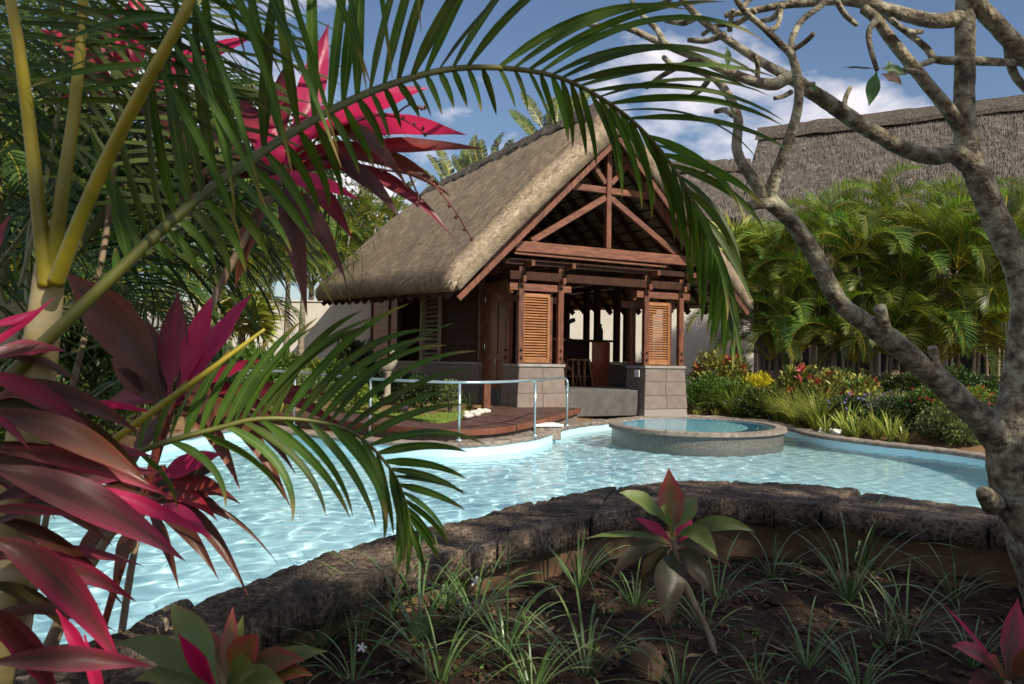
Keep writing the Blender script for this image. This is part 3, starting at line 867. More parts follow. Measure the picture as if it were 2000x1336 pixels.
fc = of[None] + (np.arange(len(V)) * 6)[:, None, None]
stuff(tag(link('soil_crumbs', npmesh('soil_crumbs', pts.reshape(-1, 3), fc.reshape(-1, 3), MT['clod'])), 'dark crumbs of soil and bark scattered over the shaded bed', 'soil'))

# --- lawn beyond the deck
lp = [PZ(x, y, 0.41) for x, y in [(430, 784), (520, 768), (620, 758), (720, 757), (820, 764), (895, 776), (912, 792), (907, 812), (885, 821), (840, 822), (780, 815), (700, 806), (600, 797), (500, 792), (430, 792)]]
lp = [Vector((p.x, p.y, 0)) for p in catmull(lp, 4, True)]
mb = MB(); mb.prism(lp, 0.2, 0.43)
struct(mb.build('lawn', MT['lawn']))
LA = np.array([(p.x, p.y) for p in lp])
r = np.random.default_rng(4)
pts = np.stack([r.uniform(LA[:, 0].min(), LA[:, 0].max(), 30000), r.uniform(LA[:, 1].min(), LA[:, 1].max(), 30000)], -1)
pts = pts[poly_dist(pts[:, 0], pts[:, 1], LA) < 0][:12000]
nq = len(pts); a = r.uniform(0, 6.283, nq); h = r.uniform(.03, .07, nq); w = 0.008
base = np.stack([pts[:, 0], pts[:, 1], np.full(nq, .428)], -1)
dx = np.stack([np.cos(a) * w, np.sin(a) * w, a * 0], -1)
tip = base + np.stack([r.normal(0, .02, nq), r.normal(0, .02, nq), h], -1)
V = np.stack([base - dx, base + dx, tip], 1).reshape(-1, 3)
stuff(tag(link('lawn_grass', npmesh('lawn_grass', V, np.arange(nq * 3).reshape(-1, 3), MT['lawn_blade'])), 'short sunlit grass of the small lawn behind the deck', 'grass'))

# --- timber deck: planks laid across a curving walkway
DZ = 0.47
dk = thing('timber_deck', 'curving dark red timber deck walkway beside the pool', 'deck')
fr_px = [(430, 803), (500, 807), (560, 811), (640, 818), (720, 827), (800, 834), (860, 838), (898, 839), (940, 838), (985, 834), (1041, 823), (1090, 810), (1132, 797)]
bk_px = [(430, 791), (500, 793), (560, 797), (640, 803), (720, 811), (790, 819), (845, 823), (880, 822), (905, 817), (925, 808), (940, 801), (960, 795), (985, 789)]
fr_z = [.36] * 9 + [.37, .40, .44, .465]          # the walkway ramps up to the hut
bk_z = [.38] * 7 + [.40, .42, .44, .455, .465, .468]
fe = resample(catmull([PZ(x, y, z) for (x, y), z in zip(fr_px, fr_z)], 8), n=81)
be = resample(catmull([PZ(x, y, z) for (x, y), z in zip(bk_px, bk_z)], 8), n=81)
for i in range(80):
    g = 0.022
    a0, a1 = fe[i].lerp(fe[i + 1], g), fe[i].lerp(fe[i + 1], 1 - g)
    b0, b1 = be[i].lerp(be[i + 1], g), be[i].lerp(be[i + 1], 1 - g)
    dz = random.uniform(-.003, .003)
    mb = MB()
    mb.add([(p.x, p.y, p.z + dz - q) for q in (0.0, 0.035) for p in (a0, a1, b1, b0)],
           [(0, 1, 2, 3), (7, 6, 5, 4), (0, 4, 5, 1), (1, 5, 6, 2), (2, 6, 7, 3), (3, 7, 4, 0)])
    mb.build('plank', MT['deck'], dk)
mb = MB()
P = []
for i in range(81):
    t = (fe[min(i + 1, 80)] - fe[max(i - 1, 0)]).normalized(); nn = Vector((t.y, -t.x, 0))
    for (o, z) in ((0.028, -.10), (0.028, .004), (0.002, .004), (0.002, -.10)):
        q = fe[i] + nn * o
        P.append((q.x, q.y, fe[i].z + z))
mb.add(P, [(i * 4 + q, (i + 1) * 4 + q, (i + 1) * 4 + (q + 1) % 4, i * 4 + (q + 1) % 4) for i in range(80) for q in range(4)])
mb.build('fascia_board', MT['fascia'], dk)
mb = MB()
P = []
for i in range(81):
    t = (fe[min(i + 1, 80)] - fe[max(i - 1, 0)]).normalized(); nn = Vector((t.y, -t.x, 0))
    a, b = fe[i] - nn * .05, fe[i] - nn * .15
    P += [(a.x, a.y, 0.1), (a.x, a.y, fe[i].z - .05), (b.x, b.y, fe[i].z - .05)]
mb.add(P, [(i * 3 + q, (i + 1) * 3 + q, (i + 1) * 3 + q + 1, i * 3 + q + 1) for i in range(80) for q in range(2)])
mb.build('footing', MT['coping'], dk)

# --- handrail
RR_ = 0.024
hr = thing('handrail', 'pale steel handrail curving along the pool edge before the deck', 'handrail')
posts = [((574, 833), 727), ((722, 851), 740), ((896, 863), 747), ((1044, 853), 743), ((1107, 833), 741)]
tops = []
for (bx, by), ty in posts:
    b = PZ(bx, by, ZK)
    nnv = Vector((b.x, b.y, 0)).normalized() * 0.12
    b = b + nnv
    top = PY(bx, ty, b.y); h = top.z
    mb = MB(); mb.tube([(b.x, b.y, ZK - .05), (b.x, b.y, h - 0.02)], 0.023, 12)
    mb.tube([(b.x, b.y, ZK - .02), (b.x, b.y, ZK + .03)], 0.055, 12)
    mb.build('post', MT['steel'], hr, True)
    tops.append(Vector((b.x, b.y, h)))
lead = [tops[0] + Vector((-2.6, 0.35, 0.03)), tops[0] + Vector((-1.3, 0.1, 0.02))]
e = tops[-1]
path = catmull(lead + tops[:-1] + [e + Vector((-.12, -.2, 0.03)), e + Vector((0, -.02, -.06)), e + Vector((0, 0, -.3))], 10)
mb = MB(); mb.tube(path, RR_, 12)
mb.build('rail', MT['steel'], hr, True)

# --- white boundary walls
def wall(name, label, a, b, z1, th=0.25, z0=0.2):
    a, b = Vector(a), Vector(b)
    o = thing(name, label, 'wall', (a.x, a.y, 0), math.atan2(b.y - a.y, b.x - a.x))
    L = (b - a).to_2d().length if hasattr(b - a, 'to_2d') else (b - a).length
    mb = MB(); mb.box(0, L, 0, th, z0, z1, 0.01); mb.build('wall_face', MT['plaster'], o)
    mb = MB(); mb.box(-.03, L + .03, -.04, th + .04, z1 + .002, z1 + .07, 0.01); mb.build('wall_cap', MT['plaster'], o)
    return o
wall('boundary_wall', 'white rendered garden wall behind the palms left of the thatched bar', (-17, 33.0, 0), (-4.2, 31.2, 0), 3.72)
wall('boundary_wall', 'white rendered wall seen behind and through the thatched bar', (-2.5, 33.5, 0), (9.3, 31.5, 0), 4.2)
# ================================================================== THE BAR HUT
PSI = R(27)
UV_ = Vector((math.cos(PSI), math.sin(PSI), 0)); VV_ = Vector((-math.sin(PSI), math.cos(PSI), 0))
HA = PZ(1010, 797, 0.45); HA = Vector((HA.x, HA.y, 0))
def HP(px, py, v):
    d = ray(px, py)
    t = ((HA + VV_ * v - CAM).dot(VV_)) / d.dot(VV_)
    q = CAM + d * t - HA
    return q.dot(UV_), q.z
def HW(u, v, z):
    q = HA + UV_ * u + VV_ * v
    return Vector((q.x, q.y, z))
hut = thing('bar_hut', 'open poolside bar hut of dark red timber under a steep thatched roof', 'hut', HA, PSI)
UM, VF, VB = 2.43, -0.5, 12.2

def straw_on(V0, N0, D0, r, length, width, lift):
    """thin tufts: arrays of base points, surface normals and lie directions"""
    n = len(V0)
    sd = np.cross(N0, D0); sd /= np.linalg.norm(sd, axis=1, keepdims=True) + 1e-9
    ln = length * r.uniform(.6, 1.3, (n, 1)); w = width * r.uniform(.5, 1.2, (n, 1))
    tip = V0 + D0 * ln + N0 * (lift * r.uniform(.2, 1.4, (n, 1))) + sd * r.normal(0, .16, (n, 1)) * ln
    a = V0 - sd * w / 2; b = V0 + sd * w / 2
    return np.stack([a, b, tip], 1).reshape(-1, 3)

def z_ridge(v):
    q = np.clip((v - VF) / 1.4, 0, 1)
    return 7.44 + 0.40 * (1 - (1 - q) ** 2)
def slope_pt(side, s, v, top):
    """s: 0 eave .. 1 ridge"""
    ze = 3.05 + 0.042 * np.maximum(v, 0)
    eu = 4.13
    q = np.minimum(np.clip((v - VF) / 0.42, 0, 1), np.clip((VB - v) / 0.42, 0, 1))
    rnd = 1 - (1 - q) ** 2 * 0.45
    es = np.clip(s / 0.085, 0, 1)
    th = (0.46 * rnd) * (0.35 + 0.65 * np.sqrt(1 - (1 - es) ** 2)) if top else 0.0
    u = -eu * (1 - s)
    zr = z_ridge(v) - 0.40
    z = ze + (zr - ze) * s + 0.10 * np.sin(np.pi * s)
    k = 0.70
    u = u - th * k
    z = z + th * 0.72
    if top:
        bul = 0.045 * fnoise(v * 1.0, s * 6.0 + side, 41, 1.6, 3) + 0.02 * fnoise(v * 1.0, s * 6.0, 43, 6, 3)
        z = z + bul * rnd
    u = np.where(s > 0.985, np.minimum(u, 0), u)
    return (UM + (u if side == 0 else -u)), z
parts_V, parts_F, off = [], [], 0
nv, ns = 90, 44
vv = np.concatenate([np.linspace(VF, VF + .5, 10), np.linspace(VF + .6, VB - .6, nv - 20), np.linspace(VB - .5, VB, 10)])
ss = np.concatenate([np.linspace(0, .1, 9), np.linspace(.12, 1, ns - 9)])
MIs = []
for side in (0, 1):
    Vg, Sg = np.meshgrid(vv, ss, indexing='ij')
    ut, ztp = slope_pt(side, Sg, Vg, True)
    ub, zb = slope_pt(side, Sg, Vg, False)
    top = np.stack([ut, Vg, ztp], -1); bot = np.stack([ub, Vg, zb], -1)
    # rough cut edges
    rr = np.random.default_rng(50 + side)
    jit = rr.normal(0, .012, top.shape); top = top + jit
    a = np.arange(top.shape[0] * top.shape[1]).reshape(top.shape[:2]) + off
    b = a + a.size
    parts_V += [top.reshape(-1, 3), bot.reshape(-1, 3)]
    q = [np.stack([a[:-1, :-1], a[1:, :-1], a[1:, 1:], a[:-1, 1:]], -1).reshape(-1, 4),
         np.stack([b[:-1, :-1], b[:-1, 1:], b[1:, 1:], b[1:, :-1]], -1).reshape(-1, 4),
         np.stack([a[:-1, 0], b[:-1, 0], b[1:, 0], a[1:, 0]], -1),
         np.stack([a[0, :-1], a[0, 1:], b[0, 1:], b[0, :-1]], -1), np.stack([a[-1, :-1], b[-1, :-1], b[-1, 1:], a[-1, 1:]], -1)]
    MIs += [0] * len(q[0]) + [1] * len(q[1]) + [0] * (len(q[2]) + len(q[3]) + len(q[4]))
    parts_F += q
    off += 2 * a.size
roof = link('thatch_roof', npmesh('thatch_roof', np.vstack(parts_V), np.vstack(parts_F), [MT['thatch'], MT['thatch_under']], mi=MIs, smooth=True), hut)
roof['label'] = 'steep grey brown thatch with rounded eaves and verges'
# straw tufts over the slopes, the front edge and the eaves
r = np.random.default_rng(77)
ch = []
for side, cnt in ((0, 26000), (1, 5000)):
    S_ = r.uniform(0, 1, cnt) ** 1.0; V_ = r.uniform(VF + .02, VB - .02, cnt)
    V_[: cnt // 4] = r.uniform(VF, VF + .5, cnt // 4)
    S_[cnt // 4: cnt // 3] = r.uniform(0, .06, cnt // 3 - cnt // 4)
    u0, z0 = slope_pt(side, S_, V_, True)
    sg = -1 if side == 0 else 1
    base = np.stack([u0, V_, z0], -1)
    Nn = np.tile(np.array([[sg * .74, 0, .67]]), (cnt, 1)); Dn = np.tile(np.array([[sg * .66, 0, -.75]]), (cnt, 1))
    q = np.clip(1 - (V_ - VF) / .4, 0, 1)[:, None]
    Nn = Nn * (1 - .6 * q) + np.array([[0, -1, 0]]) * q * .8
    Nn /= np.linalg.norm(Nn, axis=1, keepdims=True)
    ch.append(straw_on(base + Nn * .004, Nn, Dn, r, 0.17, 0.018, 0.014))
T = np.vstack(ch)
stuff(link('straw', npmesh('straw', T, np.arange(len(T)).reshape(-1, 3), MT['straw']), roof))
# ridge cap
mb = MB()
P = []
rvs = np.linspace(VF + .45, VB - .2, 46)
for v in rvs:
    zr = float(z_ridge(np.array([v]))[0]) + .03 * math.sin(v * 5) * .3
    for (du, dz) in ((-.56, -.48), (-.50, -.36), (-.2, -.03), (0, .08), (.2, -.03), (.50, -.36), (.56, -.48), (.38, -.4), (0, -.06), (-.38, -.4)):
        P.append((UM + du + random.uniform(-.025, .025), v, zr + dz + .21 + random.uniform(-.03, .03)))
m_ = 10
mb.add(P, [(i * m_ + q, (i + 1) * m_ + q, (i + 1) * m_ + (q + 1) % m_, i * m_ + (q + 1) % m_) for i in range(len(rvs) - 1) for q in range(m_)]
       + [tuple(range(m_)), tuple((len(rvs) - 1) * m_ + q for q in range(m_ - 1, -1, -1))])
mb.build('ridge_cap', MT['ridge'], roof)

def hb(name, p, q, w, h, mat='wood', upv=(0, 0, 1), ch=0.01, parent=None):
    mb = MB(); mb.beam(p, q, w, h, upv, ch)
    return mb.build(name, MT[mat], parent or hut)
def under(side, s, v):
    u, z = slope_pt(side, np.array([s]), np.array([v]), False)
    return float(u[0]), float(z[0])
# verge boards
for side in (0, 1):
    a, b = under(side, -0.015, VF), under(side, 1.0, VF)
    sg = -1 if side == 0 else 1
    hb('verge_board', (a[0] - sg * .05, VF + .05, a[1] - .12), (b[0], VF + .05, b[1] - .09), 0.05, 0.13, 'wood', (0, 0, 1))
    # rafters and battens under the thatch
    for k in range(15):
        v = 0.35 + k * 0.8
        a, b = under(side, 0.0, v), under(side, 0.985, v)
        hb('rafter', (a[0], v, a[1] - .125), (b[0], v, b[1] - .125), 0.075, 0.15, 'wood_dark', ch=0)
    for k in range(19):
        s = 0.03 + k * 0.051
        a, b = under(side, s, VF + .12), under(side, s, VB - .1)
        hb('batten', (a[0], VF + .1, a[1] - .03), (b[0], VB - .1, b[1] - .03), 0.05, 0.032, 'wood_dark', ch=0)
hb('ridge_beam', (UM, VF + .1, 7.02 - .2), (UM, VB - .2, 7.2 - .12), 0.1, 0.2, 'wood_dark')

# gable truss
TV = 0.0
hb('tie_beam', (-0.14, TV, 4.195), (5.14, TV, 4.195), 0.17, 0.25, 'woodh')
hb('king_post', (UM, TV + .01, 4.323), (UM, TV + .01, 6.95), 0.15, 0.14, 'wood', (1, 0, 0))
for sg in (-1, 1):
    hb('strut', (UM + sg * .078, TV + .015, 5.58), (UM + sg * 2.12, TV + .015, 4.34), 0.11, 0.15, 'woodh')
    hb('brace', (UM + sg * .078, TV + .012, 5.93), (UM + sg * .56, TV + .012, 6.47), 0.10, 0.12, 'woodh')
    hb('collar', (UM + sg * .078, TV + .018, 5.76), (UM + sg * 1.36, TV + .018, 5.76), 0.11, 0.16, 'woodh')
    a, b = under(0 if sg < 0 else 1, .18, 0), under(0 if sg < 0 else 1, .98, 0)
    hb('principal_rafter', (a[0], .03, a[1] - .17), (b[0], .03, b[1] - .17), 0.12, 0.2, 'wood')
a, b = HP(1002, 495, -.06), HP(1298, 522, -.06)
hb('loose_batten', (a[0], -.12, a[1]), (b[0], -.12, b[1]), 0.05, 0.05, 'woodh')
hb('cross_beam', (-.2, .12, 3.535), (5.06, .12, 3.535), 0.12, 0.2, 'wood_dark')
hb('cross_beam', (-.4, .12, 3.85), (5.3, .12, 3.85), 0.14, 0.14, 'wood_dark')
hb('cross_beam', (-.1, .62, 3.60), (5.0, .62, 3.60), 0.12, 0.22, 'wood_dark')
for u in (0.12, 1.22, 3.70, 4.83):
    hb('plate_beam', (u + .1, -.28, 3.80), (u + .1, 6.3, 3.80), 0.10, 0.14, 'wood')
for v in (3.2, 6.0):
    hb('cross_beam', (-.5, v, 4.1), (5.4, v, 4.1), 0.14, 0.22, 'wood_dark')

# piers
def lerp(a, b, t): return a + (b - a) * t
def tapered_pier(u0, u1, z0, label):
    pr = link('pier', None, hut)
    pr['label'] = label
    v0, v1, zt_ = 0.0, 0.9, 1.40
    tp = 0.085
    def corner(i, j, z):
        k = (z - z0) / (zt_ - z0)
        uu = lerp(u0 + tp * k, u1 - tp * .5 * k, i); vv_ = lerp(v0 + tp * k, v1, j)
        return Vector((uu, vv_, z))
    mb = MB()
    P = [corner(i, j, z) + Vector(((.5 - i) * .03, (.5 - j) * .03, 0)) for z in (z0 - .25, zt_) for (i, j) in ((0, 0), (1, 0), (1, 1), (0, 1))]
    mb.add(P, [(3, 2, 1, 0), (4, 5, 6, 7), (0, 1, 5, 4), (1, 2, 6, 5), (2, 3, 7, 6), (3, 0, 4, 7)])
    mb.build('core', MT['grout'], pr)
    zs_ = [z0, z0 + .34, z0 + .69, zt_]
    faces = [lambda t, z: corner(t, 0, z), lambda t, z: corner(1, t, z), lambda t, z: corner(0, 1 - t, z)]
    nrm_ = [Vector((0, -1, 0)), Vector((1, 0, 0)), Vector((-1, 0, 0))]
    for fi, fn in enumerate(faces):
        for c in range(3):
            cuts = [0, .52, 1] if c != 1 else [0, .5, 1]
            if fi != 0: cuts = [0, 1] if c != 1 else [0, .55, 1]
            for t0, t1 in zip(cuts, cuts[1:]):
                g, gz = 0.008, 0.006
                w = 1.3 if fi == 0 else .9
                q = [fn(t0 + g / w, zs_[c] + gz), fn(t1 - g / w, zs_[c] + gz), fn(t1 - g / w, zs_[c + 1] - gz), fn(t0 + g / w, zs_[c + 1] - gz)]
                nn = nrm_[fi]
                mb = MB()
                mb.add([p + nn * -.03 for p in q] + [p + nn * .002 for p in q], [(4, 5, 6, 7), (0, 1, 5, 4), (1, 2, 6, 5), (2, 3, 7, 6), (3, 0, 4, 7)])
                mb.build('tile', MT['tile'], pr)
    mb = MB(); mb.box(u0 + tp - .035, u1 - tp * .5 + .03, v0 + tp - .035, v1 + .03, zt_ + .002, zt_ + .075, .012)
    mb.build('cap', MT['cap'], pr)
    return pr
tapered_pier(0.0, 1.33, 0.45, 'tapered tiled pier on the left of the bar opening')
p2_ = tapered_pier(3.60, 4.96, 0.38, 'tapered tiled pier on the right of the bar opening')
a = HP(1247, 722, .0)
mb = MB(); mb.box(3.575, 3.60, .22, .42, 1.18, 1.36, .005)
mb.build('plaque', MT['white'], p2_)

# timber frames on the piers, each with its louvred panel
def peg(u, v, z, ax=1):
    mb = MB()
    if ax == 1: mb.tube([(u, v, z), (u, v - .035, z)], .03, 8)
    else: mb.tube([(u, v, z), (u - .035, v, z)], .03, 8)
    mb.build('peg', MT['wood_dark'], hut)
def frame_on(us, zt_front):
    for v, dz in ((.16, 0), (.74, -.1)):
        for k, u in enumerate(us):
            hb('post', (u, v, 1.477), (u, v, zt_front[k] + dz), .15, .13, 'wood', (0, 1, 0))
            if v < .5:
                for z in (1.62, 1.80, 3.28, zt_front[k] - .16):
                    peg(u, v - .066, z)
            if k == 0:
                for z in (1.62, 1.80, 3.1):
                    peg(u - .076, v, z, 0)
    hb('head_rail', (us[0] - .30, .175, 3.275), (us[1] + .30, .175, 3.275), .09, .17, 'woodh')
    hb('head_rail', (us[0] - .34, .74, 3.05), (us[1] + .25, .74, 3.05), .09, .17, 'wood')
    for u in us:
        hb('side_rail', (u, -.06, 3.45), (u, 1.05, 3.45), .09, .15, 'wood')
def louvre(u0, u1, v, z0, z1, n, label):
    lp_ = link('louvre_panel', None, hut)
    lp_['label'] = label
    for (x0, x1, zz0, zz1) in ((u0, u0 + .05, z0, z1), (u1 - .07, u1, z0, z1), (u0 + .05, u1 - .07, z0, z0 + .09), (u0 + .05, u1 - .07, z1 - .09, z1)):
        mb = MB(); mb.box(x0, x1, v - .03, v + .04, zz0, zz1, .006)
        mb.build('panel_frame', MT['slat'], lp_)
    zz = np.linspace(z0 + .12, z1 - .12, n)
    for z in zz:
        mb = MB()
        c = Vector(((u0 + u1 - .02) / 2, v + .005, z))
        mb.obox(c, Vector(((u1 - u0 - .12) / 2, 0, 0)), Vector((0, .021, .021)), Vector((0, -.004, .004)), 0)
        mb.build('slat', MT['slat'], lp_)
frame_on([0.13, 1.20], [3.76, 3.86])
frame_on([3.72, 4.82], [3.86, 3.72])
for u_ in (1.02, 4.59):
    hb('post', (u_, .30, 1.477), (u_, .30, 3.2), .09, .07, 'wood', (0, 1, 0))
louvre(0.215, 0.95, .22, 1.50, 3.14, 23, 'louvred panel on the left pier')
louvre(3.80, 4.52, .22, 1.50, 3.10, 23, 'louvred panel on the right pier')

# floor, step, side walls
mb = MB(); mb.box(.08, 4.9, .55, VB - .4, .2, .86, .01); mb.build('floor_slab', MT['concrete'], hut)
mb = MB(); mb.box(1.34, 3.58, .25, .549, .2, .845, .015); mb.build('step', MT['concrete'], hut)
SU = 0.05
def tiles_on_side(v0, v1, z0, z1, nc, nr, parent):
    for c in range(nr):
        offs = 0 if c % 2 == 0 else .5
        vs = sorted({v0, v1} | {v0 + (k + offs) * (v1 - v0) / nc for k in range(nc + 1) if v0 < v0 + (k + offs) * (v1 - v0) / nc < v1})
        for a, b in zip(vs, vs[1:]):
            mb = MB(); mb.box(SU - .012, SU + .03, a + .006, b - .006, z0 + (z1 - z0) * c / nr + .006, z0 + (z1 - z0) * (c + 1) / nr - .006)
            mb.build('tile', MT['tile'], parent)
lw = link('side_plinth', None, hut)
mb = MB(); mb.box(SU, SU + .25, 2.28, VB - .5, .2, 1.42); mb.build('core', MT['grout'], lw)
tiles_on_side(2.28, 6.4, .42, 1.42, 6, 3, lw)
for q in range(3):                       # end tile column facing the door
    mb = MB(); mb.box(SU, SU + .25, 2.268, 2.279, .42 + q * .333 + .006, .42 + (q + 1) * .333 - .006); mb.build('tile', MT['tile'], lw)
mb = MB(); mb.box(SU - .04, SU + .28, 2.24, VB - .5, 1.422, 1.50, .01); mb.build('cap', MT['cap'], lw)
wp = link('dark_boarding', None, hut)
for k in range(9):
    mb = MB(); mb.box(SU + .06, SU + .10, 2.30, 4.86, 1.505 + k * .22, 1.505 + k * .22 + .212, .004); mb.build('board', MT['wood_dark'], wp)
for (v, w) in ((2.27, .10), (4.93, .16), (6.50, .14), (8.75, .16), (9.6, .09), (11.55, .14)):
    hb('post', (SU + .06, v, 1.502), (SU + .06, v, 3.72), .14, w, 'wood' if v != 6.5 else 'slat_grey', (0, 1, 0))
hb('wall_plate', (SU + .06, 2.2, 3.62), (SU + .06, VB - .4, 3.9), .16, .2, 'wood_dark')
lp_ = link('louvre_panel', None, hut)
lp_['label'] = 'grey weathered louvres in the shaded side wall'
for z in np.linspace(1.6, 3.5, 15):
    mb = MB(); mb.obox(Vector((SU + .04, 5.73, z)), Vector((-.05, 0, -.038)), Vector((0, .68, 0)), Vector((-.006, 0, .008)), 0)
    mb.build('slat', MT['slat_grey'], lp_)
for v in (5.03, 6.43):
    mb = MB(); mb.box(SU - .02, SU + .09, v - .045, v + .045, 1.502, 3.6, .005); mb.build('panel_frame', MT['slat_grey'], lp_)
sp_ = link('timber_panel', None, hut)
for k in range(10):
    mb = MB(); mb.box(SU + .05, SU + .09, 8.84, 11.47, 1.505 + k * .205, 1.505 + k * .205 + .2, .004); mb.build('board', MT['board'], sp_)
# door: two leaves in a frame
dr = link('double_door', None, hut)
dr['label'] = 'tall varnished double door in the shaded side wall'
DU = 0.20
for (a, b, z0, z1) in ((.92, 1.0, .45, 3.4), (2.18, 2.26, .45, 3.4), (.92, 2.26, 3.402, 3.5)):
    mb = MB(); mb.box(DU - .06, DU + .06, a, b, z0, z1, .005); mb.build('door_frame', MT['wood'], dr)
for k, (a, b) in enumerate(((1.005, 1.585), (1.595, 2.175))):
    lf = link('door_leaf', None, dr)
    for (c, d, z0, z1) in ((a, a + .11, .47, 3.39), (b - .11, b, .47, 3.39), (a + .11, b - .11, .47, .72), (a + .11, b - .11, 1.55, 1.72), (a + .11, b - .11, 3.22, 3.39)):
        mb = MB(); mb.box(DU - .03, DU + .03, c, d, z0, z1, .006); mb.build('stile', MT['door'], lf)
    for (z0, z1) in ((.72, 1.55), (1.72, 3.22)):
        mb = MB(); mb.box(DU - .008, DU + .012, a + .112, b - .112, z0 + .002, z1 - .002); mb.build('door_panel', MT['door'], lf)
    for z in (.8, 1.9, 3.1):
        mb = MB(); vv0 = a - .004 if k == 0 else b + .004
        mb.tube([(DU - .035, vv0, z - .06), (DU - .035, vv0, z + .06)], .012, 8); mb.build('hinge', MT['steel'], lf)
    if k == 0:
        mb = MB(); mb.box(DU - .045, DU - .031, b - .075, b - .035, 1.42, 1.60, .004)
        mb.tube([(DU - .04, b - .055, 1.53), (DU - .085, b - .055, 1.53), (DU - .085, b - .16, 1.53)], .010, 8); mb.build('handle', MT['steel'], lf)
# right side: low wall with open bays
mb = MB(); mb.box(4.72, 4.9, .95, 6.3, .865, 1.50, .01); mb.build('low_wall', MT['tile'], hut)
mb = MB(); mb.box(4.69, 4.93, .92, 6.3, 1.502, 1.56, .01); mb.build('low_wall_cap', MT['cap'], hut)
for v in (1.5, 2.55, 3.05, 4.1, 4.7, 5.9):
    hb('post', (4.81, v, 1.562), (4.81, v, 3.75), .16, .16, 'wood_dark', (0, 1, 0))
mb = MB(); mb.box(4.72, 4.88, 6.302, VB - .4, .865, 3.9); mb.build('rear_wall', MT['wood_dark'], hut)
mb = MB(); mb.box(.2, 4.7, 6.31, 6.42, .865, 4.6); mb.build('light_block_partition', MT['wood_dark'], hut)  # inner wall added to block light and keep the bar interior dark
mb = MB(); mb.box(.2, 4.7, VB - .52, VB - .41, .3, 6.0); mb.build('rear_wall', MT['board'], hut)

# furniture of the bar
cu, cz = HP(1174, 752, 3.3)
bc = thing('bar_counter', 'bar counter with orange brown end panel inside the hut', 'bar counter', HW(cu, 3.3, .862), PSI)
mb = MB(); mb.box(-.30, .30, 0, .06, 0, 1.27, .006); mb.build('end_panel', MT['counter'], bc)
mb = MB(); mb.box(-2.0, .32, -.12, .52, 1.275, 1.335, .01); mb.build('counter_top', MT['wood_dark'], bc)
mb = MB(); mb.box(-2.0, -.31, .25, .30, .02, 1.27); mb.build('front_panel', MT['wood_dark'], bc)
for (px, lab) in ((1118, 'wooden bar stool standing left of the bar counter panel, nearer the left pier'), (1141, 'wooden bar stool standing close against the orange bar counter panel')):
    u_, _ = HP(px, 752, 2.75)
    stl = thing('bar_stool', lab, 'stool', HW(u_, 2.75, .862), PSI + .3, 'stools at the bar')
    mb = MB(); mb.tube([(0, 0, .72), (0, 0, .725), (0, 0, .76), (0, 0, .765)], [.15, .165, .165, .15], 20); mb.build('seat', MT['board'], stl, True)
    for sx in (-1, 1):
        for sy in (-1, 1):
            mb = MB(); mb.tube([(sx * .17, sy * .17, 0), (sx * .1, sy * .1, .72)], .022, 8); mb.build('leg', MT['board'], stl, True)
    mb = MB(); mb.tube([(.15 * c, .15 * s, .28) for c, s in ((-1, -1), (1, -1), (1, 1), (-1, 1), (-1, -1))], .014, 6); mb.build('footrest', MT['board'], stl)
q = HP(1112, 664, 3.5)
lm = thing('desk_lamp', 'small black lamp standing on the bar counter', 'lamp', HW(q[0], 3.5, 2.2), PSI)
mb = MB(); mb.tube([(0, 0, 0), (0, 0, .02)], .09, 14); mb.build('base', MT['black'], lm)
mb = MB(); mb.tube([(0, 0, .02), (0, 0, .42), (.03, -.02, .5)], .013, 8); mb.build('stem', MT['black'], lm)
mb = MB(); mb.tube([(-.02, .0, .47), (.05, -.03, .53), (.14, -.06, .57)], [.03, .07, .055], 12); mb.build('lamp_shade', MT['black'], lm, True)
q = HP(1172, 664, 3.5)
bt = thing('bottle', 'dark bottle standing at the end of the bar counter', 'bottle', HW(q[0], 3.45, 2.2), 0)
mb = MB(); mb.tube([(0, 0, 0), (0, 0, .26), (0, 0, .33), (0, 0, .37), (0, 0, .48)], [.06, .06, .045, .02, .02], 12); mb.build('glass_body', MT['black'], bt, True)

